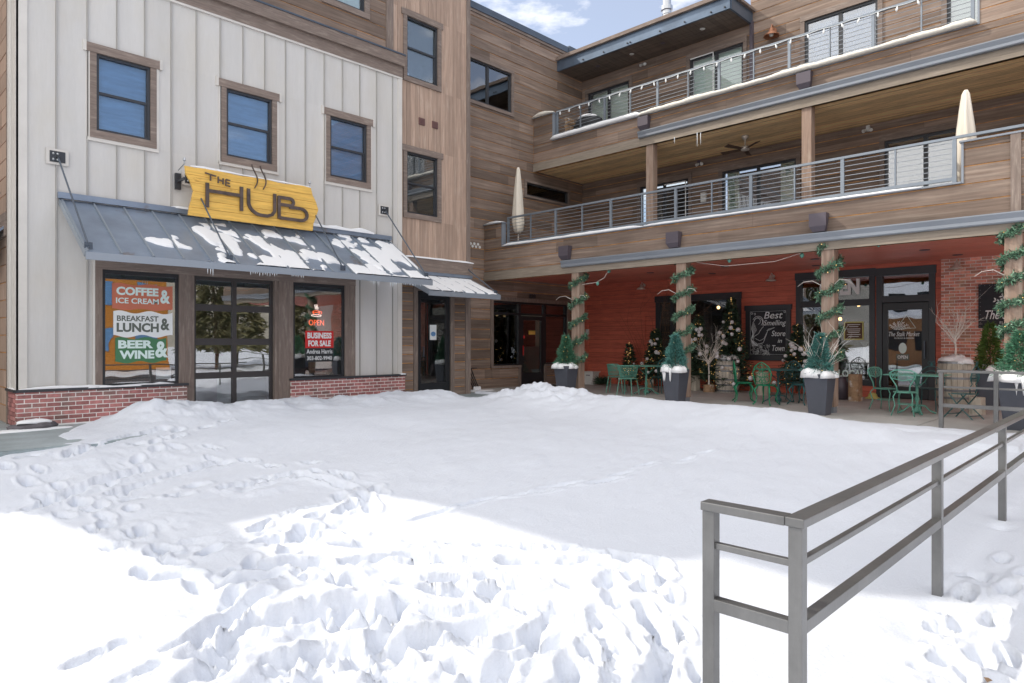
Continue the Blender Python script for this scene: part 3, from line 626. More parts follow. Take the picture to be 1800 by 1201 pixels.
MB().tube(P0.p(7.42, 2.1, -.06), P0.p(7.42, 2.5, -.06), .002, 4).tube(P0.p(7.62, 2.1, -.06), P0.p(7.62, 2.5, -.06), .002, 4).build('hanging_wire', 'black', NE)
SC = empty('sale_sign', P0.p(7.41, .95, -.04), 'red and black business for sale card with a phone number in the right shop window', 'sign')
m = MB(); P0.box(m, 7.23, 7.91, 1.24, 1.61, -.0115, -.009); m.build('red_panel', 'salered', SC)
m = MB(); P0.box(m, 7.23, 7.91, .94, 1.24, -.0115, -.009); m.build('black_panel', 'saleblack', SC)
text('BUSINESS', P0, 7.57, 1.51, .58, .13, -.008, 'white', 'lettering', SC, bold=.04, ext=.002); text('FOR SALE', P0, 7.57, 1.34, .54, .13, -.008, 'white', 'lettering', SC, bold=.04, ext=.002)
text('Andrea Harris', P0, 7.57, 1.165, .62, .095, -.008, 'white', 'lettering', SC, bold=.008, ext=.002); text('303-802-9940', P0, 7.57, 1.02, .60, .085, -.008, 'white', 'lettering', SC, bold=.012, ext=.002)
# overhead glass door
m = MB(); uu = (4.93, 6.53)
bars = [(.0, .10), (.66, .78), (1.31, 1.44), (1.97, 2.10), (2.56, 2.63)]
for z0, z1 in bars: P0.box(m, uu[0] + .06, uu[1] - .06, z0, z1, -.12, -.07)
for a, b in ((uu[0], uu[0] + .06), ((uu[0]+uu[1])/2 - .045, (uu[0]+uu[1])/2 + .045), (uu[1] - .06, uu[1])): P0.box(m, a, b, 0, 2.63, -.125, -.066)
gd = m.build('overhead_door', 'garage', LB)
for i, (z0, z1) in enumerate(((.10, .66), (.78, 1.31), (1.44, 1.97), (2.10, 2.56))):
    for a, b in ((4.99, 5.685), (5.775, 6.47)):
        g_ = MB(); P0.box(g_, a - .01, b + .01, z0 - .01, z1 + .01, -.10, -.094); g_.build('pane', 'glasshub', gd)
# room behind the shop windows
m = MB(); m.box(3.0, 9.0, 16.6, 16.7, 0, 3.2); m.box(3.0, 9.0, 13.5, 16.6, -.05, .0); m.box(3.0, 9.0, 13.5, 16.6, 3.0, 3.2); m.box(2.9, 3.0, 13.35, 16.7, 0, 3.2); m.box(9.0, 9.1, 13.45, 16.7, 0, 3.2)
m.build('room', 'roomg', LB)
m = MB(); m.box(3.6, 6.3, 15.6, 16.2, 0, 1.05); m.box(3.5, 6.4, 15.5, 16.3, 1.05, 1.1); m.box(7.2, 8.4, 14.4, 15.0, 0, .75); m.build('counter', 'bark', LB)
# upper windows of the metal part
for a, b, bk in ((3.20, 4.26, 'shadesky'), (5.43, 6.57, 'shadesky'), (7.70, 8.85, 'shadesky')): window(LB, P0, a, b, 4.88, 6.49, 'hung', .10, .13, .15, .045, bk, 'glass', depth=.10)
# cornice band, brown upper siding
m = MB(); P0.box(m, 2.15, 9.74, 7.70, 7.95, -.05, .05); P0.box(m, 2.12, 9.76, 7.95, 8.20, -.05, .12); m.build('cornice_board', 'woodtrim', LB)
m = MB(); P0.box(m, 2.1, 9.78, 8.20, 8.235, -.12, .14); m.build('cornice_flashing', 'steel', LB)
h2 = [(7.68, 8.90, 8.84, 10.6)]
m = MB(); sheet(m, PU, 2.2, 9.5, 8.2, 12.3, h2); m.build('upper_wall', 'woodback', LB)
m = MB(); hboards(m, PU, 2.2, 9.4, 8.235, 12.3, h2, .295, .019); m.build('upper_siding', 'wood', LB)
m = MB(); PU.box(m, 9.36, 9.56, 8.235, 12.3, .0, .05); m.build('corner_board', 'woodtrimv', LB)
window(LB, PU, 7.68, 8.90, 8.84, 10.6, 'hung', .13, .13, .15, .045, 'shadew', 'glass')
# tan section
h3 = [(9.85, 11.04, 7.72, 9.47), (9.85, 11.04, 4.40, 6.165)]
m = MB(); sheet(m, PT, 9.56, 12.0, 3.2, 12.3, h3); m.box(11.94, 12.0, 13.4, 14.5, 0, 12.3); m.build('tan_wall', 'tanback', LB)
m = MB(); vboards(m, PT, 9.56, 11.93, 3.46, 12.3, h3, .135, .006, .022); m.build('tan_siding', 'tan', LB)
m = MB(); PT.box(m, 11.90, 12.03, 3.46, 12.3, .022, .045); m.box(12.0, 12.03, 13.36, 14.5, 0, 12.3); m.build('corner_board', 'woodtrimv', LB)
window(LB, PT, 9.85, 11.04, 7.72, 9.47, 'hung', .11, .12, .15, .055, 'shadew', 'glass'); window(LB, PT, 9.85, 11.04, 4.40, 6.165, 'hung', .11, .12, .15, .055, 'blind', 'glass')
for px, py in ((740, 214), (763, 220)):
    u, z = PT.px(px, py); m = MB(); PT.box(m, u-.09, u+.09, z-.085, z+.085, 0, .05)
    for k in range(5): PT.box(m, u-.075, u+.075, z-.07+k*.03, z-.055+k*.03, .05, .06)
    m.build('wall_vent', 'ventred', LB)
m = MB(); PT.box(m, 9.76, 12.06, 3.12, 3.45, -.02, .10); PT.box(m, 9.76, 12.03, 2.74, 3.12, -.02, .05); fb = m.build('fascia_board', 'woodtrim', LB)
m = MB(); snowstrip(m, (9.8, 13.33, 3.45), (12.1, 13.33, 3.45), .12, .035, seed=9); m.build('snow', 'snowcap', fb)
h4 = [(10.27, 11.38, -.1, 2.66)]
m = MB(); sheet(m, PT, 9.7, 12.0, 0, 2.76, h4); m.build('lower_wall', 'woodback', LB)
for a, b in ((9.72, 10.27), (11.47, 11.88)): m = MB(); hboards(m, PT, a, b, 0, 2.74, [], .215); m.build('lower_siding', 'wood', LB)
m = MB(); PT.box(m, 10.17, 10.29, 0, 2.74, 0, .05); PT.box(m, 11.36, 11.48, 0, 2.74, 0, .05); PT.box(m, 11.87, 12.04, 0, 2.74, 0, .05); PT.box(m, 10.29, 11.36, 2.64, 2.74, 0, .05); m.build('door_casing', 'woodtrimv', LB)
m = MB()
for q in ((10.29, 10.42, 0, 2.62), (11.23, 11.36, 0, 2.62), (10.42, 11.23, 0, .34), (10.42, 11.23, 2.45, 2.62)): PT.box(m, *q, -.06, -.0)
dr = m.build('door', 'black', LB, bevel=.004)
m = MB(); PT.box(m, 10.41, 11.24, .33, 2.46, -.035, -.027); m.build('pane', 'glassdark', dr)
m = MB(); m.bar(PT.p(10.47, 1.0, .05), PT.p(10.47, 1.25, .05), .02, .02); m.bar(PT.p(10.47, 1.02, 0), PT.p(10.47, 1.02, .05), .015, .015); m.bar(PT.p(10.47, 1.23, 0), PT.p(10.47, 1.23, .05), .015, .015); m.build('handle', 'steel', dr)
m = MB(); PT.box(m, 10.72, 10.93, 1.42, 1.80, -.025, -.02); m.build('notice', 'white', dr)
disc_poly(PT, 10.825, 1.57, .075, .06, -.0195).build('notice_logo', 'shadesky', dr)
m = MB(); PT.box(m, 10.3, 11.3, .3, 2.6, -2.2, -2.15); PT.box(m, 10.2, 11.4, 0, 2.7, -2.16, -2.1); m.build('backing', 'roomg', dr)
m = MB(); m.box(10.1, 10.15, 13.46, 15.5, 0, 2.9); m.box(11.5, 11.55, 13.46, 15.5, 0, 2.9); m.box(10.1, 11.55, 13.46, 15.6, 2.8, 2.9); m.box(10.55, 11.0, 14.2, 14.6, 0, 1.0); m.build('lobby', 'dark', LB)
# roof mass that shades the plaza; unseen wing added at left, outlined to shade the snow
m = MB(); m.box(2.3, 12.0, 13.5, 24, 12.15, 12.3); m.box(11.8, 12.0, 14.4, 24, 0, 12.3); m.build('roof', 'woodtrim', LB)
LW = empty('added_shade_wing', (0, 15, 0), 'unseen brown wing added beyond the left edge, its roofline shaped to shade the snow', 'building')
def profile(mb, pts, y0, y1):
    n = len(pts); mb.add([(x, y0, z) for x, z in pts] + [(x, y1, z) for x, z in pts], [tuple(range(n)), tuple(range(n, 2*n))[::-1]] + [(i, n+i, n+(i+1) % n, (i+1) % n) for i in range(n)]); return mb
profile(MB(), [(-2.7, 0), (2.15, 0), (2.15, 8.4), (-2.7, 8.4)], 15.0, 22).build('wall', 'wood', LW)
profile(MB(), [(-2.72, 6.7), (-2.7, 8.41), (-2.6, 8.45), (-3.9, 10.15), (-4.12, 10.0)], 14.95, 22).build('shadow_roof_outline', 'woodtrim', LW)
profile(MB(), [(-1.0, 8.41), (2.14, 8.41), (2.14, 13.9), (-2.9, 13.9), (-2.9, 13.0), (-2.03, 12.0), (-2.45, 11.9), (-2.6, 11.4), (-1.53, 10.2)], 15.0, 22).build('shadow_step_outline', 'wood', LW)
# ================================================================== awnings
def awning(label, P, x0, x1, zt, ze, pr, seams_, rods, patches, group='metal awnings over the shop fronts', seed=0, flash=(0, 0)):
    A = empty('awning', P.p((x0+x1)/2, ze, pr/2), label, 'awning', group); Y0 = P.c; ye = Y0 - pr
    def sp(u, t, h=0.): # point on slope; t 0 top..1 eave
        n = Vector((0, -(zt-ze), pr)).normalized(); n = Vector((0, -(zt - ze), pr)) ; n.normalize(); return Vector((u, Y0 - pr*t, zt + (ze-zt)*t)) + Vector((0, n.y, n.z)) * h
    m = MB(); m.add([sp(x0,0), sp(x1,0), sp(x1,1), sp(x0,1), sp(x0,0,-.03), sp(x1,0,-.03), sp(x1,1,-.03), sp(x0,1,-.03)], [(3,2,1,0),(4,5,6,7),(0,1,5,4),(1,2,6,5),(2,3,7,6),(3,0,4,7)]); m.build('metal_sheet', 'awn', A)
    m = MB()
    for u in seams_: m.bar(sp(u, .01, .014), sp(u, .995, .014), .022, .03)
    m.build('standing_seam', 'awnseam', A)
    m = MB(); m.box(x0 - .02, x1 + .02, ye - .03, ye + .005, ze - .11, ze + .005); m.bar(sp(x0 - .012, 0, -.03), sp(x0 - .012, 1, -.03), .03, .09); m.bar(sp(x1 + .012, 0, -.03), sp(x1 + .012, 1, -.03), .03, .09); m.build('edge_channel', 'awnseam', A)
    m = MB(); m.box(x0 - .05, x1 + .05, Y0 - .09, Y0 - .035, zt + .0 + flash[0], zt + .10 + flash[1]); m.build('ridge_flashing', 'awn', A)
    m = MB()
    for k in range(int((x1-x0)/1.1) + 1): u = x0 + .1 + k * (x1-x0-.2) / int((x1-x0)/1.1); m.bar(sp(u, .02, -.07), sp(u, .98, -.07), .05, .07)
    m.build('bracket', 'steel', A)
    for (ua, za, ub) in rods:
        m = MB(); top = P.p(ua, za, .07); bot = sp(ub, .93, .05); m.tube(top, bot, .014, 8); m.bar(bot + Vector((-.03,0,-.05)), bot + Vector((-.03,0,.05)), .012, .05); m.bar(bot + Vector((.03,0,-.05)), bot + Vector((.03,0,.05)), .012, .05); m.tube(bot - Vector((.05,0,0)), bot + Vector((.05,0,0)), .014, 8)
        rd = m.build('tie_rod', 'steel', A)
        m = MB(); P.box(m, ua - .16, ua + .16, za - .13, za + .13, .030, .044); m.build('backing_plate', 'metaltrim', rd); m = MB(); P.box(m, ua - .11, ua + .11, za - .09, za + .09, .044, .054); m.bar(P.p(ua, za, .05), P.p(ua, za, .11), .03, .03); m.build('wall_plate', 'sash', rd)
        m = MB(); [m.ball(P.p(ua + a, za + b, .055), .02, 8) for a in (-.06, .0) for b in (-.05, .045)]; m.build('bolt', 'flue', rd)
    # one melting sheet of snow, ragged, split by the seams
    du = .022; us = np.arange(x0 + .03, x1 - .02, du); nt = int(math.hypot(zt - ze, pr) / .022); ts = np.linspace(.015, .995, nt); U, T_ = np.meshgrid(us, ts, indexing='ij')
    L = math.hypot(zt - ze, pr); f = patches(U, T_ * L, T_); sd = np.min(np.abs(U[..., None] - np.array(list(seams_))[None, None]), -1); f = f - .30 * np.exp(-(sd / .030) ** 2) + .05 * fbm(U * 9, T_ * L * 9, 3, 5)
    hh = np.clip(f * .5, -.02, .034) - .004 + .004 * fbm(U * 7, T_ * 9, 2, 9); V = [tuple(sp(u, t, h)) for u, t, h in zip(U.ravel(), T_.ravel(), hh.ravel())]; nu = len(us)
    F_ = [(a*nt+b, (a+1)*nt+b, (a+1)*nt+b+1, a*nt+b+1) for a in range(nu-1) for b in range(nt-1) if max(hh[a, b], hh[a+1, b], hh[a, b+1], hh[a+1, b+1]) > -.006]
    keep = sorted({q for f_ in F_ for q in f_}); mpk = {q: i for i, q in enumerate(keep)}; m = MB(); m.add([V[q] for q in keep], [tuple(mpk[q] for q in f_) for f_ in F_]); m.build('snow', 'snowcap', A, smooth=True)
    return A, sp
sm = [2.78 + .012 + .4605 * k for k in range(0, 15)]
pt = []
rp = random.Random(5)
def sl(k, *tt):
    for a, b in tt: pt.append((sm[k] + .02, sm[k+1] - .02, a, b))
sl(2, (.30, .42)); sl(3, (.22, .58)); sl(4, (.30, .64), (.7, .98)); sl(5, (.28, .98)); sl(6, (.18, .40), (.5, .92)); sl(7, (.32, .46), (.5, 1.0)); sl(8, (.10, .62), (.60, 1.0)); sl(9, (.24, .50), (.54, 1.0)); sl(10, (.14, .48), (.46, .8), (.86, 1.0)); sl(11, (.12, .68), (.7, 1.0)); sl(12, (.10, .80), (.82, 1.0)); sl(13, (.05, .62), (.60, 1.0))
AW, spA = awning('long blue grey standing seam awning above the coffee shop window and glass door', P0, 2.78, 9.35, 3.76, 2.72, 1.62, sm + [9.34], [(2.73, 4.44, 2.82), (4.86, 4.44, 4.96), (7.22, 4.44, 7.2), (9.22, 4.45, 9.28)], lambda u, v, t: 1.15 * fbm(u * 2.1 - v * .6, v * 2.3, 3, 203, .5) + np.interp(u, [2.8, 4.1, 4.5, 5.5, 7.5, 9.3], [-1, -.4, -.02, .04, .08, .16]) + np.interp(t, [0, .12, .25, .8, 1], [-.55, -.25, -.04, .06, .10]), seed=2)
m = MB(); snowstrip(m, (4.5, 13.22, 3.86), (4.9, 13.22, 3.86), .08, .05, seed=2); snowstrip(m, (7.05, 13.2, 3.86), (8.9, 13.2, 3.86), .10, .07, seed=5, edge=.6); m.build('snow', 'snowcap', AW)
sm2 = [9.76 + .37 * k for k in range(0, 7)]
AW2, spB = awning('short snow covered standing seam awning over the narrow black door', PT, 9.76, 12.02, 3.02, 2.55, 1.15, sm2, [(11.92, 3.28, 11.95)], lambda u, v, t: .35 + .3 * fbm(u * 3, v * 3, 2, 7) + np.interp(t, [0, .06, .9, 1], [-.3, 0, 0, -.25]), seed=7, flash=(.02, .10))
# small awning round the left corner
m = MB(); m.add([(2.16,14.1,3.35),(2.16,17,3.35),(1.55,17,2.75),(1.55,14.1,2.75),(2.16,14.1,3.3),(2.16,17,3.3),(1.55,17,2.70),(1.55,14.1,2.7)], [(0,1,2,3),(7,6,5,4),(0,3,7,4),(3,2,6,7),(1,0,4,5),(2,1,5,6)])
AW3 = empty('awning', (1.85, 15.5, 2.7), 'edge of a small side awning at the far left of the picture', 'awning', 'metal awnings over the shop fronts'); m.build('metal_sheet', 'awn', AW3)
m = MB(); m.tube((2.1, 14.2, 3.9), (1.6, 14.16, 2.85), .014); m.box(1.53, 1.57, 14.05, 17, 2.66, 2.76); m.build('tie_rod', 'steel', AW3)
# icicles along the eaves
IC = empty('icicles', P0.p(6, 2.6, 1.6), 'row of small icicles hanging from the eave of the long awning', 'icicles'); rr = random.Random(4)
m = MB()
for c, n, L in ((4.62, 3, .2), (5.55, 12, .07), (7.9, 5, .10), (8.35, 4, .16), (8.6, 10, .05), (6.2, 6, .05), (9.0, 10, .05)):
    for k in range(n): u = c + (k - n/2) * .045 + rr.uniform(-.01, .01); m.tube((u, 11.645, 2.615), (u, 11.645, 2.61 - L * rr.uniform(.4, 1.)), .008, 5, .001)
m.build('icicle', 'ice', IC)
# ================================================================== THE HUB sign
PH = PL('y', 12.86); SG = empty('shop_sign', PH.p(5.9, 3.66, 0), 'yellow plank sign with rusty steel letters reading THE HUB above the awning', 'sign')
rows_ = [(3.68, 3.834), (3.835, 3.984), (3.985, 4.134), (4.135, 4.284), (4.285, 4.424), (4.425, 4.57)]
ends = [(4.66, 7.14), (4.68, 7.16), (4.72, 7.22), (4.75, 7.27), (4.70, 7.22), (4.62, 7.14)]
for i, ((z0, z1), (a, b)) in enumerate(zip(rows_, ends)):
    m = MB(); n = 10; top = [];
    an, bn = ends[min(i+1, 5)] if i < 5 else (4.58, 7.08); pts = [(a, z0), (b, z0), (bn if i < 5 else 7.10, z1 - .005)]
    if i == 5: pts += [(7.1 - (7.1-4.6)*k/14, 4.565 + .018*math.sin(k*1.3) + .006*k/14*2) for k in range(0, 15)]
    else: pts += [(an, z1 - .005)]
    k = len(pts); m.add([PH.p(u, z, 0) for u, z in pts] + [PH.p(u, z, .045) for u, z in pts], [tuple(range(k, 2*k)), tuple(range(k))[::-1]] + [(j, (j+1) % k, k+(j+1) % k, k+j) for j in range(k)]); m.build('plank', 'signwood', SG)
def letter(paths, w=.05, name='letter'):
    m = MB()
    for pts in paths:
        for a, b in zip(pts, pts[1:]):
            a = PH.p(*a, .09); b = PH.p(*b, .09); m.bar(a, b, .05, w, up=(0, 0, 1) if abs((b-a).x) > abs((b-a).z) else (1, 0, 0))
            m.xf(Matrix())
        for p in pts[1:-1]: m.lathe([(w/2, -.025), (w/2, .025)], (0,0,0), 10)
    return m
def stroke(pts, w, d0=.07, d1=.10):
    """flat bent strip of constant width in the sign plane"""
    m = MB(); n = len(pts); L = []; Rr = []
    for i, (u, z) in enumerate(pts):
        a = pts[max(i-1, 0)]; b = pts[min(i+1, n-1)]; du, dz = b[0]-a[0], b[1]-a[1]; q = math.hypot(du, dz) or 1; L.append((u - dz/q*w/2, z + du/q*w/2)); Rr.append((u + dz/q*w/2, z - du/q*w/2))
    V = [PH.p(*p, d0) for p in L] + [PH.p(*p, d0) for p in Rr] + [PH.p(*p, d1) for p in L] + [PH.p(*p, d1) for p in Rr]; f = []
    for i in range(n-1): f += [(i, i+1, n+i+1, n+i), (2*n+i, 3*n+i, 3*n+i+1, 2*n+i+1), (i, 2*n+i, 2*n+i+1, i+1), (n+i, n+i+1, 3*n+i+1, 3*n+i)]
    f += [(0, n, 3*n, 2*n), (n-1, 3*n-1, 4*n-1, 2*n-1)]; return m.add(V, f)
def many(lst, name, w, **k):
    m = MB()
    for i, p in enumerate(lst): s = stroke(p, w, .07 + i*.0015, .10 + i*.0015); m.add(s.v, s.f)
    return m.build(name, 'signletter', SG)
many([[(4.98, 3.86), (4.98, 4.31)], [(5.62, 3.88), (5.62, 4.34)], [(4.98, 4.17), (5.62, 4.17)]], 'letter', .062)
arc = lambda cu, cz, ru, rz, a0, a1, n=12: [(cu + ru*math.cos(R(a)), cz + rz*math.sin(R(a))) for a in np.linspace(a0, a1, n)]
many([[(5.76, 4.33), (5.76, 4.08)] + arc(6.03, 4.08, .27, .23, 180, 270, 14) + [(6.14, 3.85), (6.24, 3.89), (6.29, 3.97), (6.29, 4.31)]], 'letter', .062)
many([[(6.37, 4.26), (6.62, 4.26)] + arc(6.62, 4.19, .07, .07, 90, -90, 8) + [(6.40, 4.12)], [(6.40, 3.85), (6.85, 3.85)] + arc(6.85, 3.97, .14, .12, -90, 90, 10) + [(6.6, 4.09)], [(6.38, 3.83), (6.38, 4.28)]], 'letter', .062)
many([[(4.94, 4.49), (5.14, 4.46)], [(5.04, 4.475), (5.04, 4.36)], [(5.18, 4.46), (5.18, 4.34)], [(5.27, 4.44), (5.27, 4.33)], [(5.18, 4.40), (5.27, 4.385)], [(5.32, 4.43), (5.32, 4.32), (5.40, 4.31)], [(5.32, 4.43), (5.40, 4.42)], [(5.32, 4.375), (5.39, 4.365)]], 'letter', .02)
many([[(5.88 + .06*math.sin(t*4.5) + k, 4.36 + t*.45) for t in np.linspace(0, 1, 14)] for k in (.0, .17)], 'steam_wire', .016)
m = MB(); snowstrip(m, (4.7, 12.83, 4.585), (7.1, 12.83, 4.585), .04, .02, seed=8, edge=.8); m.build('snow', 'snowcap', SG)
for u in (4.62, 7.12):
    m = MB(); m.bar((u, 13.25, 4.35), (u, 12.87, 4.35), .04, .04); m.box(u-.05, u+.05, 13.2, 13.245, 4.2, 4.5); m.build('sign_bracket', 'sash', SG)
    m = MB(); m.lathe([(.001,.06),(.02,.05),(.03,.0),(.012,-.02),(.012,-.06)], (u, 12.9, 4.68), 8); m.tube((u, 12.9, 4.62), (u, 13.2, 4.55), .008); m.build('sign_light', 'flue', SG)
# rock on the walk by the brick corner
m = MB(); m.lathe([(.001, .0), (.26, .0), (.28, .05), (.24, .09), (.1, .115), (.001, .12)], (0, 0, 0), 14, sx=1.2, sy=.7)
m.v = [(x*(1+.12*math.sin(y*20)), y*(1+.15*math.sin(x*13)), z*(1+.15*math.sin(x*9))) for x, y, z in m.v]; q = PX(59, 754, z=0); m.v = [(x+q.x, y+q.y, z) for x, y, z in m.v]
rk = m.build('rock', 'stone'); tag(rk, 'flat snow topped stone lying at the foot of the left brick corner', 'rock')
m = MB(); lump(m, (q.x, q.y, .11), .25, .15, .05, 3); m.build('snow', 'snowcap', rk, smooth=True)
m = MB(); lump(m, (q.x - .05, q.y - .12, -.002), .55, .16, .03, 8); lump(m, (q.x + 1.1, q.y + .45, -.002), .75, .13, .03, 9, rag=.3); structure(m.build('snow_patch', 'snowcap', smooth=True))
# ================================================================== right building: brown timber block with balconies over the red shop
RB = empty('apartment_building', (17, 8, 0), 'three storey brown timber sided block with two long balconies over a red porch', 'building')
PD = PL('y', 14.5); PR = PL('x', 18.2); PLo = PL('x', 13.6); PUp = PL('x', 15.72)
# ---- dark side wall facing the plaza
hd = [(12.70, 14.82, 8.24, 9.64), (15.3, 17.5, 5.88, 6.42), (13.92, 17.4, -.1, 2.62)]
hdo = [(12.70, 14.82, 8.24, 9.64), (15.3, 17.5, 5.88, 6.42)]
m = MB(); sheet(m, PD, 11.9, 18.3, 0, 11.0, hd, -.1, 0); m.build('side_wall', 'woodback', RB)
m = MB(); hboards(m, PD, 11.9, 18.2, 0, 10.98, hd, .292, .021, .014, joints=3.4); m.build('side_siding', 'wood', RB)
m = MB(); PD.box(m, 11.9, 17.4, 10.98, 11.17, -.3, .07); PD.box(m, 17.4, 18.6, 10.98, 11.22, -.3, .09); m.build('parapet_cap', 'steel', RB)
m = MB(); PD.box(m, 11.9, 19, 10.9, 10.98, .0, .045); m.build('parapet_trim', 'woodtrim', RB)
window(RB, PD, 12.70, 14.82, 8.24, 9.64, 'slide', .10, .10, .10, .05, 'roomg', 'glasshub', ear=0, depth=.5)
window(RB, PD, 15.3, 17.5, 5.88, 6.42, 'fixed', .09, .07, .07, .05, 'dark', 'glassdark', ear=0)
# storefront entry with side lights
m = MB(); zz = .66
PD.box(m, 13.84, 13.94, .60, 2.64, 0, .055); PD.box(m, 17.36, 17.48, .0, 2.64, 0, .055); PD.box(m, 13.94, 17.36, 2.60, 2.72, 0, .055); PD.box(m, 13.84, 15.12, .58, .655, -.02, .075); PD.box(m, 16.25, 17.46, .58, .655, -.02, .075); PD.box(m, 15.03, 15.13, 0, .60, 0, .05); PD.box(m, 16.22, 16.32, 0, .60, 0, .05)
m.build('entry_trim', 'woodtrimv', RB)
m = MB(); PD.box(m, 13.94, 15.1, 0, .58, -.1, 0); PD.box(m, 16.25, 17.4, 0, .58, -.1, 0); m.build('entry_wall', 'woodback', RB)
for a, b in ((13.92, 15.04), (16.32, 17.38)): m = MB(); hboards(m, PD, a, b, 0, .58, [], .292, .02, .02); m.build('entry_siding', 'wood', RB)
m = MB()
for q in ((13.94, 14.0, .655, 2.60), (15.06, 15.16, .0, 2.60), (16.22, 16.32, .0, 2.60), (17.30, 17.36, .655, 2.60), (14.0, 15.06, .655, .70), (16.32, 17.30, .655, .70), (14.0, 15.06, 2.54, 2.60), (15.16, 16.22, 2.54, 2.60), (16.32, 17.30, 2.54, 2.60), (14.0, 15.06, 2.19, 2.26), (15.16, 16.22, 2.19, 2.26), (16.32, 17.30, 2.19, 2.26)): PD.box(m, *q, -.07, .01)
ef = m.build('entry_frame', 'black', RB)
m = MB(); PD.box(m, 13.99, 15.07, .69, 2.55, -.05, -.044); PD.box(m, 15.15, 16.23, 2.25, 2.55, -.05, -.044); PD.box(m, 16.31, 17.31, .69, 2.55, -.05, -.044); m.build('pane', 'glasshub', ef)
m = MB()
for q in ((15.16, 15.28, .02, 2.18), (16.10, 16.22, .02, 2.18), (15.28, 16.10, .02, .40), (15.28, 16.10, 2.05, 2.18)): PD.box(m, *q, -.065, .0)
ed = m.build('entry_door', 'black', RB)
m = MB(); PD.box(m, 15.27, 16.11, .39, 2.06, -.04, -.034); m.build('pane', 'glass', ed)
m = MB(); PD.box(m, 15.28, 16.09, .40, 1.22, -.07, -.055); m.build('backing', 'shadew', ed)
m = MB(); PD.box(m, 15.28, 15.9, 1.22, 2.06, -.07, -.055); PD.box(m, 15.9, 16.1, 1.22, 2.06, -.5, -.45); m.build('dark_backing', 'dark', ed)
m = MB(); PD.box(m, 15.55, 15.85, 1.60, 1.72, -.03, -.026); m.build('orange_notice', 'signwood', ed)
m = MB(); m.bar(PD.p(15.22, .95, .05), PD.p(15.22, 1.25, .05), .02, .02); m.ball(PD.p(15.3, 1.52, .0), .035, 8, 1.6); m.build('handle', 'salered', ed)
m = MB(); PD.box(m, 13.9, 17.4, 0, 2.7, -1.0, -.9); m.build('lobby_wall', 'curtain', RB)
m = MB(); PD.box(m, 16.3, 17.36, .66, 2.6, -.16, -.13); m.build('curtain', 'shadew', RB); m = MB(); PD.box(m, 14.35, 15.0, .66, 2.2, -.20, -.17); m.build('curtain', 'curtain', RB)
text('828', PD, 15.62, 2.80, .30, .13, .056, 'sash', 'house_number', RB, bold=.02, ext=.012)
dots = MB()
for i, (px, py) in enumerate(((826.5, 428), (833, 428.3), (839.5, 429.3), (830, 432.7), (836, 433.6), (842.5, 434.4))):
    u, z = PD.px(px, py); dots.lathe([(.048, 0), (.048, .03), (.03, .04)], (0, 0, 0), 12) if 0 else None
    mm = MB().tube(PD.p(u, z, .012), PD.p(u, z, .024), .042, 12); dots.add(mm.v, mm.f)
dots.build('vent_cap', 'plastic', RB)
# ---- back wall facing the plaza: red ground floor, brown above
WR = [(8.77, 11.56, .30, 2.78), (5.30, 7.23, .31, 3.19), (4.01, 5.27, -.1, 3.17)]
WF = [(10.32, 12.25, 3.7, 6.42), (7.12, 9.46, 3.7, 6.42), (3.24, 5.20, 3.7, 6.42), (12.45, 14.34, 7.1, 9.92), (8.60, 10.5, 7.1, 9.96), (5.13, 7.12, 7.1, 9.98), (2.0, 3.89, 7.1, 9.98)]
m = MB(); sheet(m, PR, -6, 14.5, 0, 3.3, WR, -.1, 0); m.build('red_wall', 'redback', RB)
m = MB(); hboards(m, PR, 3.9, 14.5, 0, 3.27, WR, .145, .006, .02, joints=3.6); m.build('red_siding', 'red', RB)
m = MB(); PR.box(m, 11.95, 12.03, 0, 2.1, .02, .045); PR.box(m, 14.21, 14.29, 0, 2.1, .02, .045); PR.box(m, 11.95, 14.29, 2.1, 2.18, .02, .045); PR.box(m, 12.03, 14.21, .0, .62, .02, .035); PR.box(m, 3.88, 14.5, 3.17, 3.27, .02, .04); m.build('red_trim', 'red', RB)
m = MB(); PR.box(m, -6, 3.88, 0, 3.28, .0, .10); bw = m.build('brick_wall', 'mortar', RB)
m = MB(); bricks(m, PR, -4, 3.88, .0, 3.28, .06, .112, holes=()); m.build('bricks', 'brickred', bw)
m = MB(); sheet(m, PR, 8.5, 14.5, 3.3, 10.5, WF, -.1, 0); sheet(m, PR, -6, 8.5, 3.3, 12.4, WF, -.1, 0); m.build('upper_wall', 'woodback', RB)
m = MB(); hboards(m, PR, -6, 14.5, 3.65, 6.78, WF, .292, .021, .014); hboards(m, PR, 8.5, 14.5, 7.05, 10.5, WF, .292, .021, .014); hboards(m, PR, -6, 8.5, 7.05, 12.4, WF, .292, .021, .014); m.build('upper_siding', 'wood', RB)
# porch ceiling, soffits, floors
m = MB(); y = -6.
m.box(13.7, 18.2, -6, 14.5, 3.31, 3.62); m.build('deck_floor', 'cedarback', RB)
m = MB()
x = 13.66
while x < 18.16: m.box(x, min(x + .148, 18.18), -6, 14.48, 3.27 + random.uniform(0, .002), 3.31); x += .152
m.build('porch_ceiling', 'redceil', RB)
for y, x in ((12.5, 15.9), (10.3, 15.9), (8.1, 15.9), (5.9, 15.9), (3.7, 15.9), (9.2, 17.3), (6.4, 17.3), (3.4, 17.3)):
    MB().lathe([(.001, 0), (.085, 0), (.10, .006), (.10, .012)], (x, y, 3.256), 14).build('recessed_light', 'brownmetal', RB)
m = MB(); m.box(15.8, 18.2, -6, 14.5, 6.80, 7.0); m.build('upper_deck_floor', 'cedarback', RB)
m = MB(); x = 15.76
while x < 18.16: m.box(x, min(x + .076, 18.18), -6, 14.48, 6.76 + random.uniform(0, .004), 6.80); x += .090
m.build('cedar_soffit', 'cedar', RB)
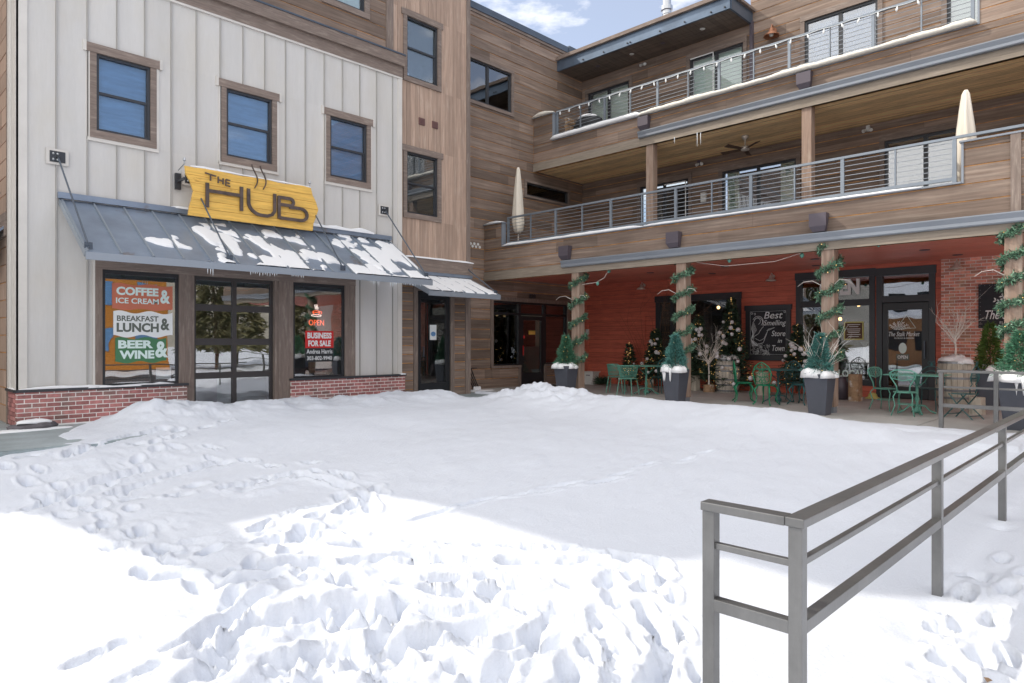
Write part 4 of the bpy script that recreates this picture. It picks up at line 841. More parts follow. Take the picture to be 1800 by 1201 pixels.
# lower balcony front
def balcony(P, z0, zb, zt, ylow0, ylow1, gz0, gz1, gy, sc, name):
    m = MB(); P.box(m, -6, 14.5, z0, zb, -.10, 0); P.box(m, ylow1, 14.5, zb, zt, -.10, 0); P.box(m, -6, ylow0, zb, zt, -.10, 0); q = m.build(name, 'woodback', RB)
    m = MB(); hboards(m, P, gy, 14.47, z0, zb, [], .29, .018, .014); hboards(m, P, -6, gy, gz1, zb, [], .29, .020, .014); hboards(m, P, ylow1, 14.47, zb, zt, [], .29, .018, .014); hboards(m, P, -6, ylow0, zb, zt, [], .29, .020, .014); m.build('siding', 'wood', q)
    m = MB(); P.box(m, -6, gy, z0, gz0 + .02, -.08, .03); P.box(m, gy, 14.47, z0, z0 + .24, .026, .034); m.build('beam', 'woodgrey', q)
    m = MB(); P.box(m, ylow1 - .035, ylow1, zb, zt, -.12, .03); P.box(m, ylow0, ylow0 + .035, zb, zt, -.12, .03); P.box(m, ylow1 - .06, 14.5, zt, zt + .03, -.14, .06); P.box(m, -6, ylow0 + .06, zt, zt + .03, -.14, .06); P.box(m, ylow0 + .035, ylow1 - .035, zb, zb + .03, -.14, .05); m.build('cap_flashing', 'gutter', q)
    # gutter: K profile along y
    m = MB(); prof = [(0, gz1), (0, gz0), (.07, gz0), (.085, gz0 + .02), (.085, gz0 + .07), (.125, gz1 - .02), (.125, gz1), (.105, gz1), (.105, gz1 - .03), (.01, gz1 - .03)]
    n = len(prof); m.add([(P.c - .03 - w, gy, z) for w, z in prof] + [(P.c - .03 - w, -6, z) for w, z in prof], [tuple(range(n))[::-1], tuple(range(n, 2*n))] + [(i, (i+1) % n, n+(i+1) % n, n+i) for i in range(n)]); m.build('gutter', 'gutter', q)
    for yc in sc:
        m = MB(); m.add([P.p(yc+s*a, z, w) for s in (-1, 1) for a, z, w in ((.16, gz1+.37, .026), (.16, gz1+.37, .20), (.16, gz1+.12, .20), (.11, gz1+.02, .14), (.11, gz1+.02, .026))], [(0,1,2,3,4), (9,8,7,6,5), (0,5,6,1), (1,6,7,2), (2,7,8,3), (3,8,9,4), (4,9,5,0)]); m.build('scupper', 'brownmetal', q)
    return q
B1 = balcony(PLo, 3.15, 4.07, 4.76, 2.58, 13.75, 3.31, 3.48, 11.45, (11.31, 8.11, 4.93), 'lower_balcony')
B2 = balcony(PUp, 6.72, 7.53, 8.38, 2.72, 13.67, 6.93, 7.10, 10.5, (10.3, 6.02), 'upper_balcony')
m = MB(); PLo.box(m, 1.79, 1.93, 3.48, 4.76, .026, .05); PLo.box(m, 1.7, 2.0, 4.79, 4.80, 0, .01); m.build('corner_board', 'woodtrimv', B1)
m = MB(); snowstrip(m, (13.57, 13.7, 4.10), (13.57, 9.0, 4.10), .13, .05, seed=1, edge=.25); snowstrip(m, (13.57, 9.0, 4.10), (13.57, 3.2, 4.10), .10, .03, seed=2, edge=.3); snowstrip(m, (13.6, 14.45, 4.79), (13.6, 13.7, 4.79), .22, .05, seed=3); m.build('snow', 'snowcap', B1, smooth=True)
m = MB(); snowstrip(m, (15.64, 13.68, 7.56), (15.64, 10.4, 7.56), .20, .11, seed=5, edge=.14, seg=.08); m.build('snow', 'snowcap', B2, smooth=True)
m = MB(); snowstrip(m, (15.63, 10.45, 7.55), (15.63, 2.76, 7.56), .20, .09, seed=6, edge=.35, seg=.05); snowstrip(m, (15.68, 14.45, 8.40), (15.68, 13.62, 8.41), .24, .10, seed=7, edge=.15); m.build('aged_snow', 'snowdirty', B2, smooth=True)
# posts of the porch and of the first floor
for y in (11.07, 8.0, 4.81, 1.9):
    m = MB(); m.box(13.60, 13.84, y-.12, y+.12, .12, 3.27); m.build('porch_post', 'woodpost', RB, bevel=.006)
    m = MB(); m.box(13.62, 13.82, y-.10, y+.10, 0, .12); m.build('post_base', 'gutter', RB)
for y in (10.22, 6.03): MB().box(15.74, 15.96, y-.11, y+.11, 3.62, 6.78).build('balcony_post', 'woodpost', RB, bevel=.006)
# windows on the back wall
for q, bk, gl in (((10.32, 12.25, 3.7, 6.42), 'dark', 'glassdark'), ((7.12, 9.46, 3.7, 6.42), 'dark', 'glasshub'), ((3.24, 5.20, 3.7, 6.42), 'blind', 'glasshub'), ((12.45, 14.34, 7.1, 9.92), 'shadew', 'glass'), ((8.60, 10.5, 7.1, 9.96), 'shadew', 'glass'), ((5.13, 7.12, 7.1, 9.98), 'shadesky', 'glasshub'), ((2.0, 3.89, 7.1, 9.98), 'shadew', 'glasshub')):
    window(RB, PR, q[0], q[1], q[2], q[3], 'door', .11, .08, .15, .05, bk, gl, ear=0, depth=.35 if bk == 'dark' else .14, name='patio_door', bar=.06)
m = MB(); PR.box(m, 8.9, 9.25, 3.8, 6.25, -.14, -.10); m.build('curtain', 'curtain', RB)
m = MB(); PR.box(m, 7.3, 7.7, 3.8, 6.25, -.14, -.10); m.build('curtain', 'curtain', RB)
for y, z in ((10.36, 6.33), (10.12, 9.9)): pass
m = MB(); PR.box(m, 10.5, 10.53, 3.7, 6.2, .05, .06); PR.box(m, 10.5, 11.25, 6.18, 6.21, .05, .06); PR.box(m, 9.6, 9.63, 7.2, 9.8, .05, .06); PR.box(m, 9.6, 10.35, 9.78, 9.81, .05, .06); m.build('screen_track', 'white', RB)
u, z = PR.px(1326, 60); m = MB(); PR.box(m, 8.40, 8.49, 7.0, 10.3, .03, .11); m.build('downspout', 'brownmetal', RB)
# shop front
def shopfront(y0, y1, z0, z1, tr, par=RB, mid=True):
    m = MB(); e = .13
    PR.box(m, y0, y0 + e, z0, z1 - .19, -.05, .055); PR.box(m, y1 - e, y1, z0, z1 - .19, -.05, .055); PR.box(m, y0 - .02, y1 + .02, z1 - .19, z1, -.05, .075)
    if z0 > .05: PR.box(m, y0, y1, z0 - .1, z0 + .05, -.05, .06)
    if tr: PR.box(m, y0 + e, y1 - e, tr, tr + .16, -.05, .045)
    return m
m = shopfront(5.30, 7.23, .38, 3.19, 2.28); sw = m.build('shop_window', 'sash', RB)
m = MB(); PR.box(m, 5.40, 7.13, .42, 3.02, -.03, -.022); m.build('pane', 'glasshub', sw)
m = shopfront(8.77, 11.56, .38, 2.78, None); PR.box(m, 10.95, 11.06, .42, 2.6, -.04, .03); sx_ = m.build('shop_window', 'sash', RB)
m = MB(); PR.box(m, 8.9, 11.45, .42, 2.62, -.03, -.022); m.build('pane', 'glass', sx_)
m = MB(); PR.box(m, 9.4, 9.47, .9, 2.6, -.9, -.8); PR.box(m, 8.9, 10.2, 1.78, 1.86, -.9, -.8); PR.box(m, 9.9, 10.2, .42, 1.75, -.9, -.8); m.build('inner_frame', 'black', sx_)
m = shopfront(4.01, 5.27, .0, 3.17, 2.33); df = m.build('door_surround', 'sash', RB)
m = MB(); PR.box(m, 4.12, 5.16, 2.46, 3.0, -.03, -.022); m.build('pane', 'glasshub', df)
m = MB()
for q in ((4.15, 4.29, .02, 2.31), (5.02, 5.13, .02, 2.31), (4.29, 5.02, .02, .30), (4.29, 5.02, 2.14, 2.31)): PR.box(m, *q, -.04, .03)
sd_ = m.build('shop_door', 'black', df)
m = MB(); PR.box(m, 4.28, 5.03, .29, 2.15, -.01, -.003); m.build('pane', 'glasshub', sd_)
m = MB(); m.bar(PR.p(4.22, .98, .09), PR.p(4.22, 1.40, .09), .025, .025); [m.bar(PR.p(4.22, z, .03), PR.p(4.22, z, .09), .02, .02) for z in (1.0, 1.38)]; m.build('handle', 'steel', sd_)
# door decals
text('The Stalk Market', PR, 4.67, 1.56, .66, .11, .002, 'white', 'lettering', sd_, shear=.35, ext=.002); text('FLORALS & DESIGN', PR, 4.67, 1.46, .42, .035, .002, 'white', 'lettering', sd_, ext=.002)
m = MB(); tr = [(4.42, 1.70), (4.62, 2.02), (4.83, 1.70)]; [m.bar(PR.p(*a, .003), PR.p(*b, .003), .004, .008) for a, b in zip(tr, tr[1:] + tr[:1])]; m.build('triangle', 'mintvinyl', sd_)
def sprig(uc, zc, L, w, n=26, seed=1, lw=.03, ll=.07):
    rr = random.Random(seed); m = MB()
    for s in range(6):
        a = R(20 + s * 26); prev = (uc, zc)
        for k in range(1, 6):
            q = (uc + math.cos(a + .06*k) * L * k/5, zc + math.sin(a + .06*k) * L * k/5 * .8); m.bar(PR.p(*prev, w), PR.p(*q, w), .003, .006)
            for sg in (-1, 1):
                d = a + sg * rr.uniform(.5, 1.0); e = (q[0] + math.cos(d)*ll, q[1] + math.sin(d)*ll); mid = ((q[0]+e[0])/2, (q[1]+e[1])/2); nn = (-math.sin(d)*lw/2, math.cos(d)*lw/2)
                m.add([PR.p(*q, w+.002), PR.p(mid[0]+nn[0], mid[1]+nn[1], w+.002), PR.p(*e, w+.002), PR.p(mid[0]-nn[0], mid[1]-nn[1], w+.002)], [(0,1,2,3)])
            prev = q
    return m
sprig(4.78, 1.66, .22, .003, lw=.022, ll=.045).build('flower_logo', 'white', sd_)
wavy(PR, 4.56, 4.84, .93, 1.08, .003, .008).build('open_plate', 'greyvinyl', sd_); text('OPEN', PR, 4.70, 1.005, .22, .08, .006, 'white', 'lettering', sd_, bold=.02, ext=.002)
disc_poly(PR, 4.70, 1.22, .085, .13, .003).build('hanging_bag', 'mintvinyl', sd_)
text('EN', PR, 5.90, 2.76, .47, .40, .0, 'white', 'lettering', sw, bold=.05, ext=.012); text('OP', PR, 6.44, 2.76, .40, .36, .0, 'white', 'lettering', sw, bold=.03, ext=.004)
m = MB(); PR.box(m, 5.60, 6.02, 1.44, 1.86, -.02, -.016); hs = m.build('hours_card', 'bark', sw)
m = MB(); [PR.box(m, a, b, c, d, -.016, -.008) for a, b, c, d in ((5.58, 6.04, 1.42, 1.45), (5.58, 6.04, 1.85, 1.88), (5.58, 5.605, 1.45, 1.85), (6.015, 6.04, 1.45, 1.85))]; m.build('card_frame', 'yellow', hs)
m = MB(); [PR.box(m, 5.81 - w/2, 5.81 + w/2, z, z + .012, -.016, -.013) for w, z in ((.30, 1.80), (.22, 1.75), (.32, 1.69), (.30, 1.64), (.26, 1.60), (.32, 1.55), (.24, 1.50))]; m.build('card_lines', 'white', hs)
text('FLOURISH LOCAL', PR, 6.28, .56, 1.5, .17, .0, 'white', 'lettering', sw, bold=.02, ext=.003) if 0 else text('LOCAL', PR, 5.86, .57, .62, .19, .0, 'mintvinyl', 'lettering', sw, bold=.03, ext=.003)
# shop interior
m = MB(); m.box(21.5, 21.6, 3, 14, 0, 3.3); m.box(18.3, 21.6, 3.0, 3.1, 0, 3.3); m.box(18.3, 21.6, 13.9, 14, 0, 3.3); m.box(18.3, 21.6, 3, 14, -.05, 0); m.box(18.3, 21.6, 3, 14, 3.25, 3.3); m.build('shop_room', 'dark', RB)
m = MB(); m.box(19.2, 19.8, 5.2, 7.2, 0, .8); m.box(20.5, 21.2, 5, 10, 0, 1.9); m.box(19.0, 19.4, 9.2, 10.0, 0, .9); m.build('shelving', 'bark', RB)
m = MB(); [m.lathe([(.001, 0), (.09, 0), (.075, .35), (.04, .5), (.09, .62), (.001, .62)], (18.75, y, .75), 12) for y in (5.5, 5.72)]; m.build('tall_vase', 'plastic', RB)
for y, x, z in ((10.0, 19.2, 2.42), (9.6, 19.4, 2.42), (9.25, 19.3, 2.42), (6.0, 19.2, 2.35), (6.4, 19.0, 1.98)): MB().ball((x, y, z), .05, 8).build('ceiling_bulb', 'lampglow', RB)
# canopy over the top floor
m = MB(); m.box(16.87, 16.93, 8.46, 14.5, 10.23, 10.56); m.box(16.93, 18.2, 8.44, 8.50, 10.23, 10.56); cf = m.build('canopy_channel', 'steelfascia', RB)
m = MB(); [m.tube((16.84, y, 10.30), (16.87, y, 10.30), .022, 8) for y in (13.4, 12.6, 11.72, 11.62, 10.6, 9.8, 9.0, 8.6)]; m.build('bolt', 'black', cf)
m = MB(); m.box(16.78, 18.6, 8.36, 14.5, 10.56, 10.62); m.box(16.84, 18.6, 8.42, 14.5, 10.62, 10.70); m.build('canopy_cap', 'woodtrim', RB)
m = MB(); y = 8.52
while y < 14.45: m.box(16.93, 18.2, y, min(y + .135, 14.48), 10.25 + random.uniform(0, .003), 10.28); y += .14
m.build('canopy_soffit', 'soffdark', RB)
for y in (13.3, 12.0, 10.9, 9.6): MB().lathe([(.001, 0), (.06, 0), (.075, .012)], (17.5, y, 10.238), 12).build('recessed_light', 'plastic' if y in (12.0, 9.6) else 'brownmetal', RB)
# roof and flue
m = MB(); m.box(18.2, 26, -6, 14.5, 12.35, 12.5) if 0 else m.box(18.35, 27, -6, 20, 10.3, 10.5); m.build('roof', 'brownmetal', RB)
m = MB(); m.box(12.0, 27, 15.1, 22, 10.5, 10.6); m.build('rear_roof', 'brownmetal', RB)
q = PX(1172, 27, x=22.0); m = MB(); m.lathe([(.15, -2), (.15, .02), (.17, .03), (.17, .16), (.22, .18), (.22, .33), (.16, .35), (.16, 2.0)], q, 16); m.build('flue_pipe', 'flue', RB)
# small wall fittings
def onwall(px, py, P, mbf, name, mm):
    u, z = P.px(px, py); m = MB(); mbf(m, u, z); return m.build(name, mm, RB)
for px, py, s in ((1230, 286.5, .07), (1527, 226, .07), (1034, 583, .09), (1238, 347, .14)): onwall(px, py, PR, lambda m, u, z: PR.box(m, u - s*.6, u + s*.6, z - s, z + s, .02, .07), 'wall_box', 'plastic' if px > 1033 and px != 1230 else 'brownmetal')
# ceiling fan
FN = empty('ceiling_fan', (16.9, 8.05, 6.75), 'dark ceiling fan with a chrome mount under the first floor soffit', 'ceiling fan')
MB().lathe([(.09, 0), (.09, -.05), (.05, -.10), (.015, -.11), (.015, -.26), (.10, -.28), (.12, -.33), (.10, -.38), (.03, -.40)], (16.9, 8.05, 6.76), 16).build('motor', 'nickel', FN, smooth=True)
for k in range(5):
    a = k * 2 * math.pi / 5 + .3; m = MB(); m.add([(.1, -.05, -.02), (.66, -.07, -.03), (.66, .07, .01), (.1, .05, .0), (.1, -.05, -.03), (.66, -.07, -.04), (.66, .07, .0), (.1, .05, -.01)], [(0,1,2,3),(7,6,5,4),(0,4,5,1),(1,5,6,2),(2,6,7,3),(3,7,4,0)]); m.xf(Matrix.Translation((16.9, 8.05, 6.43)) @ Matrix.Rotation(a, 4, 'Z')); m.build('blade', 'bark', FN)
# ================================================================== balcony rails
def balrail(x, posts, thick, z0, z1, label, y_extra=None, ncab=7):
    ys = sorted(posts); A = empty('balcony_railing', (x, (ys[0]+ys[-1])/2, z0), label, 'railing', 'cable rails of the two balconies')
    a = ys[0] if y_extra is None else y_extra
    m = MB(); m.box(x-.028, x+.028, a - .03, ys[-1] + .03, z1 - .045, z1); m.build('handrail', 'railfar', A)
    m = MB(); m.box(x-.02, x+.02, ys[0], ys[-1], z0 + .06, z0 + .12); m.build('bottom_rail', 'railfar', A)
    for i, y in enumerate(posts):
        w = .032 if i in thick else .012; MB().box(x - .022, x + .022, y - w, y + w, z0, z1 - .045).build('post', 'railfar', A)
    for k in range(ncab):
        z = z0 + .17 + (z1 - z0 - .27) * k / (ncab - 1); MB().tube((x, ys[0], z), (x, ys[-1], z), .0065, 6).build('cable', 'cable', A)
    return A
yl = [PX(p, 0, x=13.7).y for p in (893.6, 933, 977, 1023.5, 1074, 1128.5, 1188, 1251.5, 1320, 1397, 1481, 1574, 1678)]
balrail(13.7, yl, {0, 2, 4, 6, 8, 10, 12}, 4.10, 4.92, 'long steel cable railing along the lower balcony', y_extra=-2.0)
MB().box(13.68, 13.72, 1.90, 1.95, 4.78, 4.88)
yu = [PX(p, 0, x=15.82).y for p in (980, 1020.5, 1063, 1108, 1156, 1210, 1264, 1325, 1387.5, 1459, 1534.7, 1619.8, 1710)]
balrail(15.82, yu, {0, 2, 4, 6, 8, 10, 12}, 7.60, 8.46, 'upper balcony cable railing hung with white string lights')
ST = empty('string_lights', (15.77, 9, 8.4), 'string of small white bulbs clipped along the top railing', 'string lights')
m = MB(); m.tube((15.78, yu[-1], 8.42), (15.78, yu[0], 8.42), .006, 4)
MB().path([(15.785, y, 8.415 + .012*math.sin(y*9)) for y in np.linspace(max(yu), min(yu), 120)], .006, 4).build('cord', 'white', ST)
y = max(yu) - .15
while y > min(yu):
    m = MB(); c = (15.765, y, 8.40); t = random.uniform(-.4, .4); m.lathe([(.010, 0), (.013, -.02), (.023, -.05), (.023, -.08), (.010, -.105), (.001, -.11)], (0, 0, 0), 8); m.xf(Matrix.Translation(c) @ Matrix.Rotation(t, 4, 'X')); m.build('bulb', 'white', ST, smooth=True); y -= .37
# icicles of the right building
IR = empty('icicles', (15.6, 8.3, 6.3), 'long thin icicles hanging from the upper balcony beam beside the ceiling fan', 'icicles'); m = MB()
for px, a, b in ((1185.5, 241, 252), (1225.5, 233, 258), (1231.5, 233, 254)):
    p = PX(px, a, x=15.6); q = PX(px, b, x=15.6); m.tube(p, q, .012, 6, .002)
m.build('icicle', 'ice', IR)
# grill cover and stacked firewood behind the upper rail
GC = empty('covered_grill', (16.5, 12.9, 7.05), 'black fabric covered grill with snow on top behind the upper rail', 'grill')
m = MB(); m.lathe([(.42, 0), (.42, .7), (.50, .95), (.40, 1.15), (.15, 1.25), (.001, 1.27)], (16.5, 12.9, 7.05), 10, sx=.75, sy=1.1); m.build('cover', 'cover', GC, smooth=True)
m = MB(); lump(m, (16.45, 12.9, 8.22), .25, .38, .12, 4); m.build('snow', 'snowcap', GC, smooth=True)
WD = empty('firewood_stack', (16.1, 13.4, 7.05), 'small stack of split firewood at the left end of the upper balcony', 'firewood')
for k in range(6): m = MB(); m.tube((15.95, 13.32 + .04*(k % 2), 7.65 + .11*k), (16.3, 13.32 + .04*(k % 2), 7.66 + .11*k), .055, 8); m.build('log', 'logend', WD)
# outdoor lamps
def barnlamp(P, px, py, label, s=1., mm='nickel', group='barn lamps on the walls'):
    u, z = P.px(px, py, .2); A = empty('wall_lamp', P.p(u, z, .0), label, 'wall lamp', group)
    m = MB(); m.tube(P.p(u, z + .08*s, .02), P.p(u, z + .08*s, .05), .05*s, 12); m.path([P.p(u, z + .08*s, .03), P.p(u, z + .14*s, .10), P.p(u, z + .16*s, .17), P.p(u, z + .10*s, .20)], .012*s, 6); m.build('arm', mm, A)
    MB().lathe([(.02*s, .10*s), (.04*s, .08*s), (.05*s, .03*s), (.13*s, -.03*s), (.14*s, -.06*s), (.125*s, -.06*s), (.045*s, .02*s)], P.p(u, z, .20), 16, cap=False).build('shade', mm, A, smooth=True)
    MB().ball(P.p(u, z - .02*s, .20), .045*s, 8).build('bulb', 'plastic', A)
barnlamp(PR, 1127, 505, 'aged barn lamp on the red wall left of the lit tree window')
barnlamp(PR, 1355, 490, 'aged barn lamp on the red wall above the chalkboard')
barnlamp(PL('x', 18.09), 1681, 468, 'aged barn lamp on the red brick wall')
barnlamp(PR, 1356, 58, 'copper bell lamp on the top floor wall beside the big window', 1.5, 'copper')
def spot(px, py, label):
    u, z = PR.px(px, py, .06); A = empty('security_light', PR.p(u, z, 0), label, 'wall lamp', 'twin head security lights')
    m = MB(); m.tube(PR.p(u, z, .02), PR.p(u, z, .05), .05, 10); m.build('base', 'plastic', A)
    for s in (-1, 1): m = MB(); m.tube(PR.p(u + s*.05, z, .05), PR.p(u + s*.09, z - .05, .14), .03, 8, .045); m.build('lamp_head', 'plastic', A)
spot(1132, 112, 'small white security light on the top floor wall between two doors'); spot(1231, 287, 'small white security light beside the curtained first floor door'); spot(1526, 227, 'small white security light left of the right first floor door')
# ================================================================== near handrail
HR = empty('handrail', (3.02, 1.2, -.4), 'brushed steel square tube handrail along the ramp, nearest to the camera at lower right', 'handrail', 'steel ramp rails')
zr = .60
def hrail(A, a, b, z, w, h, name): MB().bar((a[0], a[1], z - h/2), (b[0], b[1], z - h/2), w, h).build(name, 'rail', A, bevel=.004)
yr = 1.205; xa = 3.045
hrail(HR, (xa - .04, yr), (7.4, yr), zr, .085, .042, 'top_rail'); hrail(HR, (7.4, yr), (11.5, yr), zr + .001, .085, .042, 'top_rail')
hrail(HR, (xa, yr + .0425), (xa, 1.66), zr - .0005, .085, .042, 'top_rail')
for a, b in (((xa + .03, yr), (11.5, yr)), ((xa, yr + .03), (xa, 1.60))):
    hrail(HR, a, b, .405, .032, .032, 'mid_rail'); hrail(HR, a, b, .135, .058, .06, 'lower_rail')
posts_ = [PX(1648, 0, y=yr).x, PX(1762, 0, y=yr).x]; posts_ += [posts_[1] + 2.4]
for x, y in [(xa, yr), (xa, 1.625)] + [(p, yr) for p in posts_]: MB().box(x-.03, x+.03, y-.031, y+.031, -.9, zr - .043).build('post', 'rail', HR, bevel=.003)
SR = empty('handrail', (12.46, 2.0, -.3), 'far steel rail guarding the patio edge in front of the pale barrel', 'handrail', 'steel ramp rails')
def sbar(a, b, w, h, n): MB().bar(a, b, w, h).build(n, 'rail', SR, bevel=.003)
sbar((12.46, 2.72, .91), (12.46, -2.5, .91), .075, .04, 'top_rail'); sbar((12.46, 2.66, .66), (12.46, -2.5, .66), .03, .03, 'mid_rail'); sbar((12.46, 2.66, .37), (12.46, -2.5, .37), .05, .06, 'lower_rail')
for y, z in ((2.67, -.15), (1.95, -.7), (.4, -.7)): MB().box(12.43, 12.49, y-.03, y+.03, z, .89).build('post', 'rail', SR, bevel=.003)
sbar((12.2, 1.9, -.30), (12.2, -2.5, -.30), .05, .09, 'kick_rail')
# ================================================================== planting
def conifer(mb, c, h, r, n, L, w, up=.35, taper=1.0, r0=.08):
    for _ in range(n):
        t = random.random() ** .75; z = h * (1 - t) ; a = random.uniform(0, 6.283); rad = (r * (t ** taper) + r0 * .3) * random.uniform(.5, 1.05) * (1 + .22*math.sin(3*a + z*19) + .12*math.sin(7*a - z*31))
        p = Vector((c[0] + rad*math.cos(a), c[1] + rad*math.sin(a), c[2] + z)); d = Vector((math.cos(a), math.sin(a), random.uniform(-.25, .9) * up * 2)) + Vector((random.gauss(0,.35), random.gauss(0,.35), random.gauss(0,.3)))
        mb.leaf(p, d, L * random.uniform(.6, 1.2), w)
    return mb
def tiers(mb, c, h, r, n, L, w, k=9):
    """layered boughs: drooping sprays along branches with gaps between"""
    for b in range(n):
        t = random.random() ** .8; z = h * (1 - t) * .97; a = random.uniform(0, 6.283); br = r * (.12 + .88*t) * random.uniform(.65, 1.1)
        for i in range(k):
            q = (i + 1) / k; p = Vector((c[0] + br*q*math.cos(a), c[1] + br*q*math.sin(a), c[2] + z + .12*br*q - .22*br*q*q))
            for s in (-1, 1): mb.leaf(p, Vector((math.cos(a + s*.9), math.sin(a + s*.9), random.uniform(-.3, .35))), L * random.uniform(.6, 1.1) * (1.1 - .5*q), w)
    return mb
def planter(loc, label, tl, w=.45, h=.77, kind='spruce', th=.75, tr=.20, drip=True, seed=0, twigs=0, group='slate planters in front of the porch posts'):
    A = empty('planter', loc, label, 'planter', group); x, y, z = loc; b = .30 * w / .45; m = MB()
    V = []
    for hw, zz in ((b/2, 0), (w/2, h), (w/2 - .035, h), (w/2 - .05, h - .08)):
        V += [(x-hw, y-hw, z+zz), (x+hw, y-hw, z+zz), (x+hw, y+hw, z+zz), (x-hw, y+hw, z+zz)]
    f = [(3,2,1,0)]
    for k in range(3):
        for i in range(4): f.append((4*k+i, 4*k+(i+1) % 4, 4*k+4+(i+1) % 4, 4*k+4+i))
    f.append((12,13,14,15)); m.add(V, f); m.build('pot', 'planter', A, bevel=.006)
    m = MB(); rr = random.Random(seed)
    for k in range(10): lump(m, (x + rr.uniform(-.5,.5)*w*.85, y + rr.uniform(-.5,.5)*w*.85, z + h - .05), w*rr.uniform(.24,.38), w*rr.uniform(.24,.38), rr.uniform(.10,.18), seed*9+k, 10, 4, .3)
    if drip:
        for k in range(4): m.lathe([(.001, .05), (.035, .02), (.028, -.06), (.015, -rr.uniform(.08, .24)), (.001, -.26)], (x - w/2 - .012, y + rr.uniform(-.4,.4)*w, z + h - .01), 8)
    m.build('snow', 'snowcap', A, smooth=True)
    T = empty('small_spruce' if kind != 'arbor' else 'arborvitae', (x, y, z + h - .08), tl, 'small tree', 'small evergreens standing in planters')
    m = MB(); m.tube((x, y, z + h - .08), (x, y, z + h + th*.8), .018, 6, .006); m.build('trunk', 'bark', T)
    m = MB(); conifer(m, (x, y, z + h), th, tr, 4600 if kind != 'arbor' else 3600, .075, .015 if kind != 'arbor' else .02, .5, .8); conifer(m, (x, y, z + h), th*1.05, tr*1.12, 420, .10, .012, .6, .8)
    m.build('crown', kind, T)
    if kind != 'arbor':
        for _ in range(12): t = rr.random(); a = rr.uniform(2, 5); MB().ball((x + tr*t*math.cos(a)*1.02, y + tr*t*math.sin(a)*1.02, z + h + th*(1-t)), .007, 6).build('fairy_light', 'twinkle', T)
    if twigs: twigtree((x + .02, y, z + h - .02), 'pale bare birch twigs sprayed out behind the little spruce in the planter', .75, twigs, True)
def twigtree(loc, label, h, n, fan=False, stump=None, mm='birch', name='twig_tree', cat='twig tree', seed=3, stem=.02):
    T = empty(name, loc, label, cat); rr = random.Random(seed); m = MB(); x, y, z = loc
    def br(p, d, L, r, k):
        pts = [p]; q = Vector(p); dd = Vector(d).normalized()
        for i in range(4): dd = (dd + Vector((rr.gauss(0,.16), rr.gauss(0,.16), rr.gauss(.05,.10)))).normalized(); q = q + dd * L/4; pts.append(q.copy())
        m.path(pts, [r, r*.85, r*.7, r*.55, r*.35], 5)
        if k:
            for _ in range(3): i = rr.randint(1, 4); br(pts[i], dd + Vector((rr.gauss(0,.6), rr.gauss(0,.6), rr.gauss(.1,.3))), L*rr.uniform(.4,.7), r*.5, k-1)
    if fan:
        for k in range(n): a = rr.uniform(0, 6.28); s = rr.uniform(.2, .9); br((x, y, z), (math.cos(a)*s, math.sin(a)*s, 1), h*rr.uniform(.7,1.1), .006, 1)
    else:
        m.path([(x, y, z), (x+.01, y, z+h*.25), (x-.01, y+.01, z+h*.5)], [stem, stem*.8, stem*.55], 7)
        for k in range(n): a = k*2.4; zz = z + h*rr.uniform(.28,.5); br((x, y, zz), (math.cos(a)*.75, math.sin(a)*.75, 1), h*rr.uniform(.35,.6), .009, 2)
    m.build('branches', mm, T)
    return T
def log(loc, r, h, label, mm='logend', cat='log', name='log_stump', tilt=None):
    m = MB(); n = 18; m.lathe([(r*1.02, 0), (r, h*.1), (r*.97, h*.9), (r*.96, h)], loc, n); m.v = [(loc[0]+(a-loc[0])*(1+.05*math.sin(7*math.atan2(b-loc[1], a-loc[0]))), loc[1]+(b-loc[1])*(1+.05*math.cos(5*math.atan2(b-loc[1], a-loc[0]))), c) for a, b, c in m.v]
    return tag(m.build(name, mm), label, cat, 'cut log stumps under the porch')
YP = (11.04, 7.9, 4.81, 1.74)
planter((13.2, YP[0], 0), 'slate planter heaped with snow in front of the leftmost porch post', 'small green spruce growing in the leftmost snowy planter', kind='spruceg', seed=1, drip=False)
planter((13.2, YP[1], 0), 'slate planter with snow dripping over its rim, beside the round mint table', 'teal blue spruce in the planter beside the round mint table', seed=2)
planter((13.2, YP[2], 0), 'slate planter with three snow lumps, right of the green cast chairs', 'teal blue spruce in the planter right of the green cast chairs', seed=3, drip=False, twigs=16)
planter((13.15, YP[3], 0), 'large slate planter cut by the right edge of the picture', 'pale green spruce in the planter at the right edge', w=.56, h=.82, seed=4, kind='spruceg', th=.72, tr=.27, drip=True)
q = PX(1735, 712, x=16.9); planter((16.9, 2.75, 0), 'tall dark planter against the brick wall beneath the sign', 'bright green pointed arborvitae against the brick wall', w=.50, h=.80, seed=5, kind='arbor', th=.95, tr=.22, drip=False)
